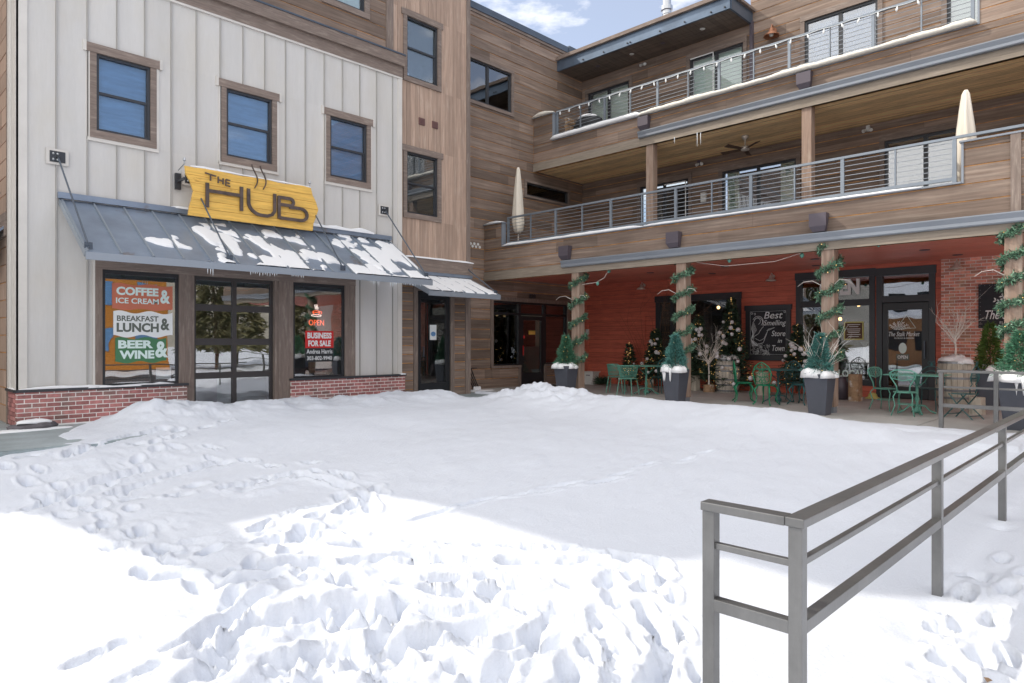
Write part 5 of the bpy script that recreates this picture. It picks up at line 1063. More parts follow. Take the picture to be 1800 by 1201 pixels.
def garland(y, label, turns, zlo, zhi, seed, col='garland'):
    rr = random.Random(seed); A = empty('garland', (13.72, y, zlo), label, 'garland', 'green garlands wound round the porch posts')
    N = 260; pts = []
    for i in range(N):
        t = i/(N-1); a = -t * turns * 6.283 + seed; sq = 1 / max(abs(math.cos(a)), abs(math.sin(a))); rad = .13 * min(sq, 1.28) + .035
        pts.append(Vector((13.72 + rad*math.cos(a), y + rad*math.sin(a), zhi + (zlo-zhi)*t + .02*math.sin(i*.5))))
    MB().path(pts, .009, 5).build('wire', 'bark', A); m = MB()
    for i, p in enumerate(pts):
        fat = .6 + .4*math.sin(i*.19+seed)**2
        for _ in range(28): m.leaf(p + Vector((rr.gauss(0,.028), rr.gauss(0,.028), rr.gauss(0,.028))), Vector((rr.gauss(0,1), rr.gauss(0,1), rr.gauss(0,1))), .095*fat*rr.uniform(.35,1.25), .02)
    m.build('leaves', col, A)
    m = MB(); [m.ball(p + Vector((rr.gauss(0,.03), rr.gauss(0,.03), rr.gauss(0,.03))), .008, 6) for p in pts[::7]]; m.build('fairy_lights', 'twinkle', A)['kind'] = 'stuff'
    m = MB()
    for s in (-1, 1): m.path([(13.6, y + s*.12, zhi - .75), (13.5, y + s*.25, zhi - .66), (13.45, y + s*.40, zhi - .68), (13.42, y + s*.5, zhi - .76)], [.006, .005, .004, .002], 5)
    m.build('curly_twig', 'birch', A)
garland(11.07, 'green garland spiralling down the leftmost porch post', 4.6, .85, 3.22, 1)
garland(8.0, 'green garland spiralling down the second post, beside the lit tree window', 5.2, .95, 3.22, 2)
garland(4.81, 'green garland spiralling down the third post, in front of the EN lettering', 5.2, .9, 3.22, 3)
garland(1.9, 'green garland on the post at the right edge, partly hiding the black shop sign', 4.6, 1.45, 3.22, 4)
# a light cord sagging from post to post
LC = empty('light_cord', (13.7, 9, 3.2), 'thin cord with green bulbs strung under the porch beam', 'string lights'); m = MB()
ys_ = [PX(p, 0, x=13.75).y for p in (1018, 1040, 1047)]
m.path([(13.75, 10.95, 2.85), (13.75, 10.5, 2.88), (13.75, 10.25, 2.98), (13.75, 10.1, 3.2)], .006, 5); m.path([(13.75, 7.9, 3.2), (13.75, 7.0, 3.02), (13.75, 5.9, 3.03), (13.75, 5.0, 3.24)], .005, 5); m.build('cord', 'birch', LC)
for y, z in ((10.45, 2.86), (10.1, 3.15), (6.9, 3.15), (5.35, 3.12), (3.95, 3.2)): m = MB(); m.lathe([(.001, .04), (.03, .02), (.045, -.02), (.02, -.06), (.001, -.07)], (13.74, y, z), 10); m.build('bulb', 'mint', LC, smooth=True)
# decorated dark trees
def xtree(loc, h, r, label, n, balls, seed, orn=.06):
    random.seed(seed); A = empty('christmas_tree', loc, label, 'christmas tree', 'dark fairy lit christmas trees by the red wall'); x, y, z = loc
    MB().tube((x, y, z), (x, y, z + h*.95), .035, 7, .008).build('trunk', 'bark', A)
    m = MB(); tiers(m, (x, y, z + .18), h - .18, r, int(n*1.6), .15, .026); conifer(m, (x, y, z + .12), h - .15, r*.78, n*14, .11, .022, .2); m.build('crown', 'xmas', A)
    m = MB()
    for _ in range(max(104, int(n*.8))): t = random.random()**.7; a = random.uniform(0, 6.28); q = r*t*random.uniform(.6, 1.); m.ball((x + q*math.cos(a), y + q*math.sin(a), z + .15 + (h-.15)*(1-t)), .0075, 5)
    m.build('fairy_lights', 'twinkle', A)['kind'] = 'stuff'
    for _ in range(balls):
        t = random.uniform(.1, 1)**.8; a = random.uniform(1.9, 4.6); q = r*t*1.02; MB().ball((x + q*math.cos(a), y + q*math.sin(a), z + .2 + (h-.25)*(1-t)), orn*random.uniform(.75, 1.15), 10).build('ornament', 'ornament', A, smooth=True)
def at(px, x): return PX(px, 0, x=x).y
xtree((17.6, at(1285, 17.6), 0), 2.62, .72, 'tallest dark christmas tree with white balls, behind the grey barrel', 190, 20, 11)
xtree((17.3, at(1228, 17.3), .15), 2.0, .62, 'dark christmas tree with white balls, behind the white twig tree', 160, 17, 12)
xtree((17.5, at(1152, 17.5), .1), 1.70, .55, 'dark christmas tree with yellow lights, behind the round mint table', 130, 11, 13)
xtree((17.5, at(1402, 17.5), .1), 1.75, .55, 'dark christmas tree between the chalkboard and the EN window', 140, 14, 14)
xtree((17.6, at(1106, 17.6), 0), 1.35, .38, 'small sparse dark tree at the left of the group, by the red panelled wall', 60, 3, 15, .03)
random.seed(99)
twigtree((17.6, at(1145, 17.6), .1), 'bundle of tall bare rusty twigs rising to the ceiling beside the second post', 2.9, 12, True, mm='willow', name='twig_bundle', cat='twigs', seed=8)
T = twigtree((17.0, at(1246, 17.0), .20), 'slim white birch twig tree standing on a round of wood', 1.35, 13, seed=5, stem=.022)
log((17.0, at(1246, 17.0), 0), .15, .20, 'short round of wood under the white twig tree')
log((17.2, at(1222, 17.2), 0), .135, .42, 'upright pale log left of the white twig tree', 'barrelpale')
log((17.0, at(1340, 17.0), 0), .15, .60, 'upright pale log between the grey barrel and the green chairs', 'barrelpale')
log((16.8, at(1503, 16.8), 0), .15, .62, 'upright tan log with bark grain under the EN window')
log((15.4, at(1717, 15.4), 0), .135, .32, 'speckled pale log beside the dark planter at the brick wall', 'barrelpale')
log((17.2, at(1142, 17.2), 0), .12, .26, 'small log under the round mint table')
mk = MB(); p_ = (17.1, at(1480, 17.1), 0); mk.lathe([(.15, 0), (.155, .38), (.10, .46), (.09, .52), (.11, .54)], p_, 16); tag(mk.build('milk_can', 'brownmetal', smooth=True), 'rusty brown milk can beside the tan log under the shop window', 'milk can')
# barrels
def barrel(loc, label, mm, h=.90, r=.335, tree=False):
    A = empty('barrel', loc, label, 'barrel', 'oak barrels used as plant stands'); x, y, z = loc; n = 22
    R_ = lambda t: r * (.84 + .16 * math.sin(math.pi * t))
    m = MB()
    for k in range(n):
        a0 = 2*math.pi*k/n + .008; a1 = 2*math.pi*(k+1)/n - .008; V = []
        for i in range(9):
            t = i/8
            for a in (a0, a1): V.append((x + R_(t)*math.cos(a), y + R_(t)*math.sin(a), z + h*t))
        m.add(V, [(2*i, 2*i+1, 2*i+3, 2*i+2) for i in range(8)])
    m.build('staves', mm, A)
    m = MB(); m.lathe([(R_(i/10) - .012, h*i/10) for i in range(11)], loc, 22); m.build('barrel_body', 'bark', A)
    for t in (.02, .2, .36, .62, .78, .95): m = MB(); m.lathe([(R_(t) - .004, t*h), (R_(t) + .006, t*h), (R_(t+.04) + .006, (t+.045)*h), (R_(t+.04) - .004, (t+.045)*h)], loc, 24, cap=False); m.build('hoop', 'hoop', A)
    m = MB(); [lump(m, (x + random.uniform(-.16,.16), y + random.uniform(-.16,.16), z + h - .03), .16, .16, random.uniform(.08,.17), k, 10, 4, .35) for k in range(9)]; m.build('snow', 'snowcap', A, smooth=True)
barrel((17.45, at(1279, 17.45), 0), 'grey weathered oak barrel topped with snow, in front of the tallest christmas tree', 'barrel')
barrel((16.6, at(1680, 16.6), 0), 'bleached pale oak barrel holding a white twig tree, beside the shop door', 'barrelpale', .97, .37)
twigtree((16.6, at(1680, 16.6), .98), 'white bare twig tree standing on the pale barrel by the brick wall', 1.05, 15, seed=9, stem=.018)
# ================================================================== cafe furniture
def arcp(cx, cy, cz, r, a0, a1, n, axis='z', ry=None):
    ry = ry or r; return [Vector((cx + r*math.cos(R(a)), cy + ry*math.sin(R(a)), cz)) for a in np.linspace(a0, a1, n)]
def castchair(mm, label):   # front faces +x, origin at floor
    A = empty('cast_chair', (0,0,0), label, 'chair', 'ornate cast metal cafe chairs')
    MB().lathe([(.001, .0), (.19, .0), (.205, -.012), (.19, -.03), (.001, -.03)], (0,0,.45), 24).build('seat', mm, A)
    for sx, sy in ((1,1),(1,-1),(-1,1),(-1,-1)):
        m = MB(); m.path([(sx*.13, sy*.13, .42), (sx*.19, sy*.17, .33), (sx*.15, sy*.14, .18), (sx*.17, sy*.16, .06), (sx*.22, sy*.20, 0.01)], [.018,.022,.014,.012,.018], 7); m.build('leg', mm, A, smooth=True)
    m = MB(); B = lambda y, z: Vector((-.17 - .10*(z-.45), y, z))
    fr = [B(-.15, .43), B(-.19, .56), B(-.21, .70), B(-.16, .83), B(-.07, .90), B(0, .93), B(.07, .90), B(.16, .83), B(.21, .70), B(.19, .56), B(.15, .43)]; m.path(fr, .014, 7)
    for cy, cz, r in ((-.10, .56, .055), (.10, .56, .055), (0, .66, .06), (-.11, .74, .055), (.11, .74, .055), (0, .82, .055), (-.04,.52,.035), (.04,.52,.035)): m.path([B(cy + r*math.cos(a), cz + r*math.sin(a)) for a in np.linspace(0, 5.8, 14)], .008, 5)
    m.path([B(0, .45), B(.02, .55), B(-.02, .65), B(0, .90)], .009, 5)
    for s in (-1, 1): m.path([B(s*.03, .6), B(s*.12, .65), B(s*.17, .62)], .008, 5); m.path([B(s*.02, .74), B(s*.08, .78), B(s*.13, .84)], .008, 5)
    m.build('backrest', mm, A, smooth=True); return A
def latticechair(mm, label):
    A = empty('lattice_chair', (0,0,0), label, 'chair', 'mint metal cafe chairs with lattice backs')
    m = MB(); m.lathe([(.001, 0), (.20, 0), (.21, -.01), (.20, -.02), (.001, -.02)], (0,0,.45), 24); m.build('seat', mm, A)
    B = lambda y, z: Vector((-.17 - .16*(z-.45), y, z))
    m = MB(); m.path([(-.17, -.10, .44), B(-.11, .56), B(-.20, .72), B(-.22, .80), B(-.13, .85), B(0, .86), B(.13, .85), B(.22, .80), B(.20, .72), B(.11, .56), (-.17, .10, .44)], .013, 7); m.path([B(-.19, .64 + .06), B(0, .655), B(.19, .70)], .009, 6); m.build('back_frame', mm, A, smooth=True)
    m = MB()
    for k in range(-4, 5):
        for s in (-1, 1):
            y0 = k*.05; a = B(y0, .665 + .02*abs(k)/4); b = B(max(-.2, min(.2, y0 + s*.10)), .845 - .02*abs(y0 + s*.1)/.2); m.tube(a, b, .004, 4)
    m.build('lattice', mm, A)
    for sx, sy in ((1,1),(1,-1),(-1,1),(-1,-1)):
        m = MB(); m.path([(sx*.15, sy*.13, .44), (sx*.21, sy*.16, .36), (sx*.17, sy*.14, .2), (sx*.22, sy*.19, .01)], .011, 6); m.build('leg', mm, A, smooth=True)
    m = MB(); m.path([Vector((.15*math.cos(a), .14*math.sin(a), .22)) for a in np.linspace(0, 6.283, 20)][:-1], .007, 5, True); m.build('stretcher', mm, A); return A
def tubchair(mm, label):
    A = empty('tub_chair', (0,0,0), label, 'chair', 'mint mesh tub chairs by the left table')
    m = MB(); m.lathe([(.001, 0), (.22, 0), (.23, -.012), (.22, -.02), (.001, -.02)], (0,0,.44), 24); m.build('seat', mm, A)
    top = [Vector((.20*math.cos(R(a)) - .04, .29*math.sin(R(a)), .76 - .10*max(0, math.cos(R(a))) )) for a in np.linspace(60, 300, 26)]
    low = [Vector((.20*math.cos(R(a)), .20*math.sin(R(a)), .46)) for a in np.linspace(60, 300, 26)]
    m = MB(); m.path(top, .014, 7); m.path([t*.5 + l*.5 for t, l in zip(top, low)], .004, 4)
    for a, b in zip(top, low): m.tube(a, b, .004, 4)
    for i in range(0, 23, 1): m.tube(top[i], low[i+3], .003, 4); m.tube(top[i+3], low[i], .003, 4)
    m.build('mesh_back', mm, A)
    for sx, sy in ((1,1),(1,-1),(-1,1),(-1,-1)): m = MB(); m.path([(sx*.17, sy*.16, .43), (sx*.20, sy*.19, .2), (sx*.23, sy*.21, .0)], .012, 6); m.build('leg', mm, A)
    return A
def foldchair(mm, label):
    A = empty('folding_chair', (0,0,0), label, 'chair')
    m = MB(); m.lathe([(.001, 0), (.19, 0), (.20, -.012), (.001, -.02)], (0,0,.45), 22); m.build('seat', mm, A)
    for s in (-1, 1): m = MB(); m.path([(.26, s*.17, 0), (0, s*.17, .28), (-.16, s*.16, .46)], .011, 6); m.build('leg', mm, A); m = MB(); m.path([(-.26, s*.15, 0), (0, s*.15, .24), (.17, s*.15, .44)], .011, 6); m.build('leg', mm, A)
    m = MB(); m.tube((.20, -.17, .07), (.20, .17, .07), .008); m.tube((-.2, -.15, .06), (-.2, .15, .06), .008); m.build('stretcher', mm, A)
    m = MB(); B = lambda y, z: Vector((-.16 - .14*(z-.46), y, z)); m.path([B(-.07, .46), B(-.10, .56), B(-.05, .62), B(-.12, .74), B(-.08, .88), B(0, .97), B(.08, .88), B(.12, .74), B(.05, .62), B(.10, .56), B(.07, .46)], .011, 6)
    for k in range(-3, 4): m.tube(B(k*.03 - .03, .66), B(k*.03 + .03, .84), .004, 4); m.tube(B(k*.03 + .03, .66), B(k*.03 - .03, .84), .004, 4)
    m.path([B(.02*math.cos(a)*1.2, 1.0 + .025*math.sin(a)) for a in np.linspace(0, 6.28, 10)], .007, 5); m.build('backrest', mm, A, smooth=True); return A
def archchair(mm, label):
    A = empty('arched_chair', (0,0,0), label, 'chair')
    m = MB(); m.lathe([(.001, 0), (.21, 0), (.22, -.012), (.001, -.02)], (0,0,.45), 22); m.build('seat', mm, A)
    for sx, sy in ((1,1),(1,-1),(-1,1),(-1,-1)): m = MB(); m.path([(sx*.15, sy*.15, .44), (sx*.20, sy*.18, .0)], .011, 6); m.build('leg', mm, A)
    m = MB()
    for r in (.24, .17, .10): m.path([Vector((-.2 - .1*math.sin(R(a))*r, r*math.cos(R(a)), .56 + r*1.35*math.sin(R(a)))) for a in np.linspace(-20, 200, 20)], .009, 6)
    m.path([(-.2, .24, .56), (-.17, .15, .44)], .01, 6); m.path([(-.2, -.24, .56), (-.17, -.15, .44)], .01, 6); m.ball((-.235, 0, .92), .03, 8); [m.path([Vector((-.235, c + .03*math.cos(a), .945 + .03*math.sin(a))) for a in np.linspace(0, 6.2, 10)], .006, 5) for c in (-.035, .035)]; m.build('backrest', mm, A, smooth=True); return A
def table(loc, r, mm, label, sq=False):
    A = empty('cafe_table', loc, label, 'table', 'metal cafe tables under the porch'); x, y, z = loc
    if sq: m = MB().box(x-r, x+r, y-r*1.15, y+r*1.15, z + .735, z + .75)
    else: m = MB().lathe([(.001, .735), (r-.01, .735), (r, .745), (r, .755), (.001, .76)], loc, 40)
    m.build('table_top', mm, A)
    m = MB().lathe([(.07, .0), (.075, .06), (.03, .10), (.025, .2), (.045, .26), (.025, .32), (.022, .56), (.045, .62), (.03, .66), (.09, .735)], (x, y, z + .02), 14); m.build('pedestal', mm, A, smooth=True)
    for k in range(4):
        a = k*math.pi/2 + .5; c, s = math.cos(a), math.sin(a); m = MB(); m.path([(x + .03*c, y + .03*s, z + .16), (x + .13*c, y + .13*s, z + .15), (x + .22*c, y + .22*s, z + .06), (x + .32*c, y + .32*s, z + .012)], [.018, .016, .014, .018], 6); m.build('foot', mm, A, smooth=True); m = MB(); m.path([(x + .02*c, y + .02*s, z + .52), (x + .12*c, y + .12*s, z + .60), (x + .2*c, y + .2*s, z + .735)], .010, 5); m.build('brace', mm, A, smooth=True)
    return A
def pos(px, x): return (x, PX(px, 0, x=x).y, 0)
face = lambda a, b: math.atan2(b[1]-a[1], b[0]-a[0])
t1 = pos(1136, 15.1); t2 = pos(1368, 15.2); t3 = pos(1612, 14.7)
table(t1, .43, 'mint', 'round mint green table between the first two planters'); table(t2, .50, 'teal', 'round dark teal table among the green cast chairs'); table(t3, .42, 'mint', 'square mint green table in front of the shop door', True)
pr = tubchair('mint', ''); a = pos(1083, 15.0); place(pr, 0, a, face(a, t1) + .3, 'mint mesh tub chair left of the round mint table, the one further left'); b = pos(1104, 14.55); place(pr, 1, b, face(b, t1) + .5, 'mint mesh tub chair pulled up in front of the round mint table')
pr = castchair('green', ''); a = pos(1307, 14.8); place(pr, 0, a, face(a, t2), 'bright green cast chair nearest the grey barrel'); b = pos(1347, 14.4); place(pr, 1, b, face(b, t2) - .15, 'bright green cast chair seen from behind, in front of the dark teal table')
pr = castchair('teal', ''); a = pos(1388, 15.75); place(pr, 0, a, face(a, t2), 'dark teal cast chair behind the table'); b = pos(1409, 15.05); place(pr, 1, b, face(b, t2), 'dark teal cast chair right of the table, next to the planter'); c = pos(1160, 15.75); place(pr, 1, c, face(c, t1), 'dark teal cast chair behind the round mint table')
pr = latticechair('mint', ''); a = pos(1556, 14.9); place(pr, 0, a, face(a, t3), 'mint lattice chair seen side on, left of the square table'); b = pos(1592, 14.1); place(pr, 1, b, face(b, t3) + .1, 'mint lattice chair seen from behind, in front of the square table')
pr = foldchair('teal', ''); a = pos(1694, 14.35); pr['label'] = 'dark green folding chair with lattice oval back, right of the square table'; place(pr, 0, a, face(a, t3), pr['label'])
pr = archchair('teal', ''); a = pos(1632, 15.5); place(pr, 0, a, face(a, t3), 'dark arched back chair standing behind the square table')
# ================================================================== signs and boards
CB = empty('chalkboard', PR.p(7.99, .9, .1), 'framed chalkboard on the red wall with a drawn girl and white writing', 'chalkboard')
m = MB(); PR.box(m, 7.36, 8.62, .86, 1.0, .03, .085); PR.box(m, 7.36, 7.48, 1.0, 2.24, .03, .08); PR.box(m, 8.50, 8.62, 1.0, 2.24, .03, .08); PR.box(m, 7.33, 8.65, 2.24, 2.38, .03, .09); m.build('frame', 'sash', CB)
m = MB(); PR.box(m, 7.46, 8.52, .98, 2.26, .03, .05); m.build('board', 'chalkb', CB)
for s, u, z, w_, h_ in (('Best', 7.84, 2.10, .52, .19), ('Smelling', 7.80, 1.87, .62, .19), ('Store', 7.70, 1.60, .38, .15), ('in', 7.66, 1.40, .12, .11), ('Town', 7.70, 1.20, .34, .16)): text(s, PR, u, z, w_, h_, .052, 'chalk', 'lettering', CB, shear=.25, ext=.002, bold=.004)
m = MB(); BC = lambda u, z: PR.p(u, z, .053)
def chalk(pts, r=.006): m.path([BC(*p) for p in pts], r, 4)
ac = lambda cu, cz, ru, rz, a0, a1, n=14: [(cu + ru*math.cos(R(a)), cz + rz*math.sin(R(a))) for a in np.linspace(a0, a1, n)]
chalk(ac(8.27, 1.93, .15, .15, 20, 215)); chalk(ac(8.26, 1.92, .12, .12, 10, 230)); chalk(ac(8.29, 1.94, .09, .09, 0, 250)); chalk([(8.14, 1.98), (8.13, 1.90), (8.10, 1.86), (8.13, 1.83), (8.12, 1.78), (8.17, 1.74), (8.20, 1.68)]); 
for k in range(9): chalk([(8.40 - .012*k, 1.95 - .03*k), (8.46 - .01*k, 1.75 - .02*k), (8.42, 1.6 - .02*k), (8.47, 1.45), (8.44 - .02*k, 1.25)], .004)
chalk([(8.20, 1.70), (8.25, 1.60), (8.38, 1.52), (8.40, 1.40), (8.28, 1.30), (8.12, 1.35), (8.04, 1.55), (7.98, 1.72), (7.80, 1.76), (7.94, 1.70), (8.02, 1.68)]); chalk([(8.34, 1.46), (8.22, 1.40), (8.10, 1.46), (8.02, 1.62)])
rr = random.Random(3)
for _ in range(70): u, z = rr.uniform(7.95, 8.48), rr.uniform(1.02, 1.32); chalk(ac(u, z, rr.uniform(.015, .04), rr.uniform(.015, .035), rr.uniform(0, 90), rr.uniform(200, 360), 7), .003)
for e in (((7.49, 1.03), (8.49, 1.03)), ((7.49, 2.21), (8.49, 2.21)), ((7.49, 1.03), (7.49, 2.21)), ((8.49, 1.03), (8.49, 2.21))): chalk(e, .003)
for u, z in ((7.53, 2.18), (8.45, 2.16), (8.36, 2.14)): chalk(ac(u, z, .025, .025, 0, 330, 9), .005)
m.build('chalk_drawing', 'chalk', CB)
PS_ = PL('x', 18.085); BS = empty('shop_sign', PS_.p(2.45, 1.68, .0), 'black riveted board with white leaf logo and flowing script on the brick wall', 'sign')
m = MB(); PS_.box(m, 1.65, 3.15, 1.68, 2.65, .0, .05); m.build('panel', 'blackp' if 'blackp' in M else 'chalkb', BS)
m = MB(); [m.ball(PS_.p(u, z, .05), .011, 6) for u in np.arange(1.69, 3.14, .0895) for z in (1.71, 2.62)]; [m.ball(PS_.p(u, z, .05), .011, 6) for z in np.arange(1.8, 2.6, .09) for u in (1.69, 3.115)]; m.build('rivets', 'hoop', BS)
text('The Stalk Market', PS_, 2.40, 1.97, 1.24, .20, .052, 'white', 'lettering', BS, shear=.35, ext=.003, bold=.006); text('FLORALS & DESIGN', PS_, 2.40, 1.79, .72, .06, .052, 'white', 'lettering', BS, ext=.003)
_pr = PR; PR = PS_; mm_ = sprig(2.55, 2.12, .34, .052, seed=4, lw=.035, ll=.075); PR = _pr; mm_.build('leaf_logo', 'white', BS)
m = MB(); tr = [(2.62, 2.12), (2.32, 2.56), (2.02, 2.12)]; [m.bar(PS_.p(*a, .054), PS_.p(*b, .054), .005, .012) for a, b in zip(tr, tr[1:] + tr[:1])]; m.build('triangle', 'copper', BS)
# ================================================================== umbrellas
def umbrella(c, z0, h, r, label, lean=0.):
    A = empty('patio_umbrella', (c[0], c[1], z0 - .9), label, 'umbrella', 'furled cream patio umbrellas on the lower balcony'); n = 24; o = MB(); prof = [(.35, 0), (.75, .04), (1.0, .16), (.92, .34), (.72, .6), (.5, .82), (.33, .96), (.16, 1.0)]; V = []
    for q, t in prof:
        for k in range(n):
            a = 2*math.pi*k/n; fold = 1 + .30*math.cos(7*a + t*1.5)*(1 - .4*t) + .08*math.sin(13*a); rr_ = r*q*fold; V.append((c[0] + rr_*math.cos(a) + lean*t*h, c[1] + rr_*math.sin(a), z0 + h*t + (.03*math.cos(8*a) if t == 0 else 0)))
    f = [(i*n+k, i*n+(k+1) % n, (i+1)*n+(k+1) % n, (i+1)*n+k) for i in range(len(prof)-1) for k in range(n)] + [tuple((len(prof)-1)*n+k for k in range(n)), tuple(range(n))[::-1]]
    o.add(V, f).build('canopy', 'umb', A, smooth=True)
    m = MB(); m.lathe([(r*.86, 0), (r*.87, .05)], (c[0] + lean*.4*h, c[1], z0 + h*.40), 20, cap=False); m.build('tie_strap', 'umb', A); m = MB(); m.tube((c[0], c[1], z0 - .88), (c[0], c[1], z0 + .2), .022, 8); m.build('pole', 'nickel', A); m = MB(); m.lathe([(.25, 0), (.25, .05), (.04, .09), (.03, .2)], (c[0], c[1], 3.63), 16); m.build('base', 'sash', A)
q = PX(911, 410, x=14.4); umbrella((14.4, q.y), q.z, 1.95, .155, 'furled cream umbrella at the left end of the lower balcony')
q = PX(1698, 320, x=14.15); umbrella((14.15, q.y), 4.1, 1.72, .165, 'furled cream umbrella standing behind the right balcony parapet')
# small things under the porch
BN = empty('storage_bin', (17.3, at(1039, 17.3), 0), 'white plastic laundry bin beside the red wall behind the first planter', 'bin'); x, y = 17.3, at(1039, 17.3)
m = MB(); V = [(x + sx*a, y + sy*a*1.2, z) for a, z in ((.13, 0), (.17, .40)) for sx, sy in ((-1,-1),(1,-1),(1,1),(-1,1))]; m.add(V, [(3,2,1,0),(0,1,5,4),(1,2,6,5),(2,3,7,6),(3,0,4,7),(4,5,6,7)]); m.build('tub', 'plastic', BN, bevel=.01)
m = MB(); m.box(x-.19, x+.19, y-.23, y+.23, .39, .42); m.build('rim', 'plastic', BN); m = MB(); [m.box(x-.165, x-.14, y-.07+k*.05, y-.04+k*.05, .28, .32) for k in range(3)]; m.build('grip_holes', 'brownmetal', BN)
SH = empty('low_shrub', (17.1, at(1058, 17.1), 0), 'low dark evergreen bough heap beside the white bin', 'shrub'); m = MB(); x, y = 17.1, at(1058, 17.1)
for _ in range(420): a = random.uniform(0, 6.28); m.leaf(Vector((x + random.gauss(0,.05), y + random.gauss(0,.05), .02 + random.random()*.12)), Vector((math.cos(a), math.sin(a), random.uniform(.05, 1.1))), random.uniform(.18, .36), .018)
m.build('boughs', 'xmas', SH)
TR = empty('tine_rack', (11.6, 14.2, 0), 'black fork like rack of curved tines at the foot of the dark siding', 'rack')
for k in range(4): u = PX(829 + k*3.2, 0, y=14.1).x; m = MB(); m.path([(u - .05, 14.3, .62), (u - .04, 14.2, .40), (u, 14.1, .18), (u + .05, 14.05, .02)], .016, 6); m.build('tine', 'black', TR); m = MB(); m.ball((u + .05, 14.04, .06), .035, 8, 1.8); m.build('snow', 'snowcap', TR, smooth=True)
m = MB(); m.tube((PX(826, 0, y=14.3).x, 14.3, .62), (PX(838, 0, y=14.3).x, 14.3, .62), .015); m.build('crossbar', 'black', TR)
m = MB(); lump(m, (PX(838, 0, y=14.05).x, 13.95, -.004), .5, .28, .03, 4); structure(m.build('snow_patch', 'snowcap', smooth=True))
q = PX(1534, 697, x=17.75); HT = MB(); HT.lathe([(.17, 0), (.15, .02), (.10, .05), (.085, .11), (.05, .14), (.001, .15)], (q.x, q.y, .0), 18, sx=.7, sy=1.1); tag(HT.build('felt_hat', 'yellow', smooth=True), 'pale yellow hat like lump on the patio floor under the shop window', 'hat')
m = MB(); m.box(13.0, 13.9, 13.5, 14.3, 0, .012); m = MB(); m.box(15.1, 16.3, 13.75, 14.4, .0, .015); tag(m.build('door_mat', 'tyre'), 'black mat on the walk before the entry door with side lights', 'door mat')
LFm = MB(); q = PX(1737, 1180, z=-.36); zz = hsnow(q.x, q.y) + .015; LFm.add([(q.x-.03, q.y, zz), (q.x, q.y-.02, zz+.006), (q.x+.035, q.y+.005, zz), (q.x, q.y+.02, zz+.01)], [(0,1,2),(0,2,3)]); tag(LFm.build('dead_leaf', 'logend'), 'single brown leaf lying in the trampled snow at lower right', 'leaf')
# ================================================================== across the street (seen only in the panes)
def house(name, x0, x1, y0, y1, h, rh, label, ax='y', lm='loghouse', wm='shadesky'):
    A = empty(name, ((x0+x1)/2, (y0+y1)/2, -.6), label, 'house', 'log houses across the street'); m = MB(); m.box(x0, x1, y0, y1, -.6, h); m.build('wall', lm, A)
    m = MB(); ym = (y0+y1)/2; xm = (x0+x1)/2
    if ax == 'y': m.add([(x0, y0, h), (x0, y1, h), (x0, ym, h+rh), (x1, y0, h), (x1, y1, h), (x1, ym, h+rh)], [(0,1,2),(5,4,3),(0,2,5,3),(1,4,5,2),(0,3,4,1)])
    else: m.add([(x0, y0, h), (x1, y0, h), (xm, y0, h+rh), (x0, y1, h), (x1, y1, h), (xm, y1, h+rh)], [(0,1,2),(5,4,3),(0,2,5,3),(1,4,5,2),(0,3,4,1)])
    m.build('gable', lm, A)
    m = MB(); e = .6
    if ax == 'y': m.bar(((xm), y0 - e, h - .3), ((xm), ym, h + rh + .15), x1 - x0 + 2*e, .25); m.bar((xm, ym, h + rh + .15), (xm, y1 + e, h - .3), x1 - x0 + 2*e, .25)
    else: m.bar((x0 - e, ym, h - .3), (xm, ym, h + rh + .15), y1 - y0 + 2*e, .25); m.bar((xm, ym, h + rh + .15), (x1 + e, ym, h - .3), y1 - y0 + 2*e, .25)
    m.build('roof', 'snowcap', A)
    for k in range(4):
        for z in (.8, 3.9):
            m = MB(); u = (k + .5) / 4
            if ax == 'y': m.box(x0 + (x1-x0)*u - .6, x0 + (x1-x0)*u + .6, y1, y1 + .06, z, z + 1.4)
            else: m.box(x1, x1 + .06, y0 + (y1-y0)*u - .6, y0 + (y1-y0)*u + .6, z, z + 1.4)
            m.build('window', wm, A)
house('log_house', 6, 17, -34, -24, 7, 3.2, 'orange log house across the street behind the camera'); house('gabled_house', -32, -24, 9, 17, 3.5, 4.5, 'brown gabled house up the side street behind the camera', 'x', 'browngable', 'dark')
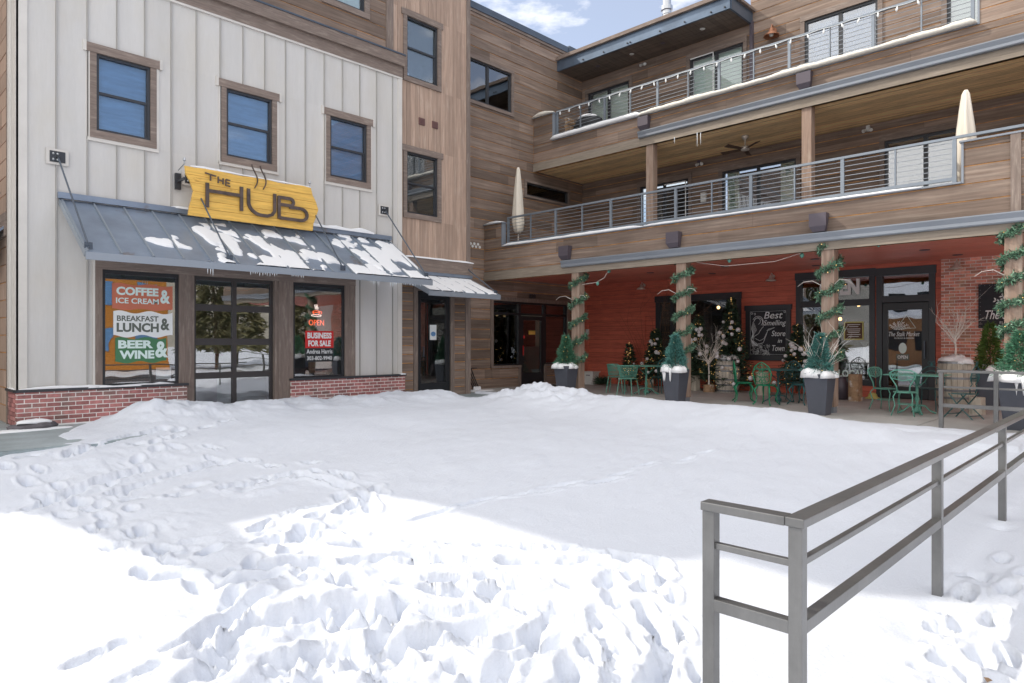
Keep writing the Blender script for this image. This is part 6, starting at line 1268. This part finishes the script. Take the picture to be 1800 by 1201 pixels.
def bigpine(x, y, h, r, label):
    random.seed(int(x*7 + y)); A = empty('pine_tree', (x, y, -.6), label, 'pine tree', 'pines across the street behind the camera'); MB().tube((x, y, -.6), (x, y, h*.9), .22, 8, .05).build('trunk', 'bark', A); m = MB()
    for _ in range(5000): t = random.random()**.7; a = random.uniform(0, 6.28); q = r*t*random.uniform(.3, 1.05)*(.8 + .2*math.sin(t*40)); m.leaf(Vector((x + q*math.cos(a), y + q*math.sin(a), h*(1-t) + .8)), Vector((math.cos(a), math.sin(a), random.uniform(-.6, .3))), .6, .13)
    m.build('crown', 'pine', A)
for i, (x, y, h) in enumerate(((19.5, -22, 9), (22.5, -25, 11), (26, -21, 8), (30, -24, 12), (34, -21, 10), (39, -22, 12), (46, -20, 11), (-22, -3, 10), (-26, -9, 12), (-20, 21, 9), (-12, -20, 10), (-2, -26, 11))): bigpine(x, y, h, 2.4, 'pine tree number %s behind the camera' % ('one two three four five six seven eight nine ten eleven twelve'.split()[i]))
# parked car across the street
CR = empty('parked_car', (20, -8.5, -.6), 'dark blue hatchback parked in the street behind the camera', 'car'); m = MB()
prof = [(-2.2, .35), (-2.25, .8), (-2.0, 1.0), (-1.55, 1.55), (.3, 1.6), (1.1, 1.05), (2.1, .9), (2.25, .5), (2.2, .3)]
n = len(prof); V = [(20 + a, -8.5 + s*w, -.6 + z) for s in (-1, 1) for (a, z) in prof for w in ((.88 if z < 1.2 else .68),)]; m.add(V, [tuple(range(n))[::-1], tuple(range(n, 2*n))] + [(i, (i+1) % n, n+(i+1) % n, n+i) for i in range(n)]); m.build('body', 'paintblue', CR, bevel=.06)
for dx in (-1.4, 1.4):
    for dy in (-.85, .85): m = MB(); m.tube((20+dx, -8.5+dy-.1, -.27), (20+dx, -8.5+dy+.1, -.27), .33, 18); m.build('wheel', 'tyre', CR)
# hills on the horizon
m = MB(); N = 60; V = []
for i in range(N): a = 2*math.pi*i/N; rr_ = 330; hh = 26 + 22*abs(math.sin(a*2.5 + 1)) + 10*math.sin(a*7); V += [(rr_*math.cos(a), rr_*math.sin(a), -2), ((rr_+60)*math.cos(a), (rr_+60)*math.sin(a), hh)]
m.add(V, [(2*i, 2*((i+1) % N), 2*((i+1) % N)+1, 2*i+1) for i in range(N)]); structure(m.build('hills', 'hill', smooth=True))
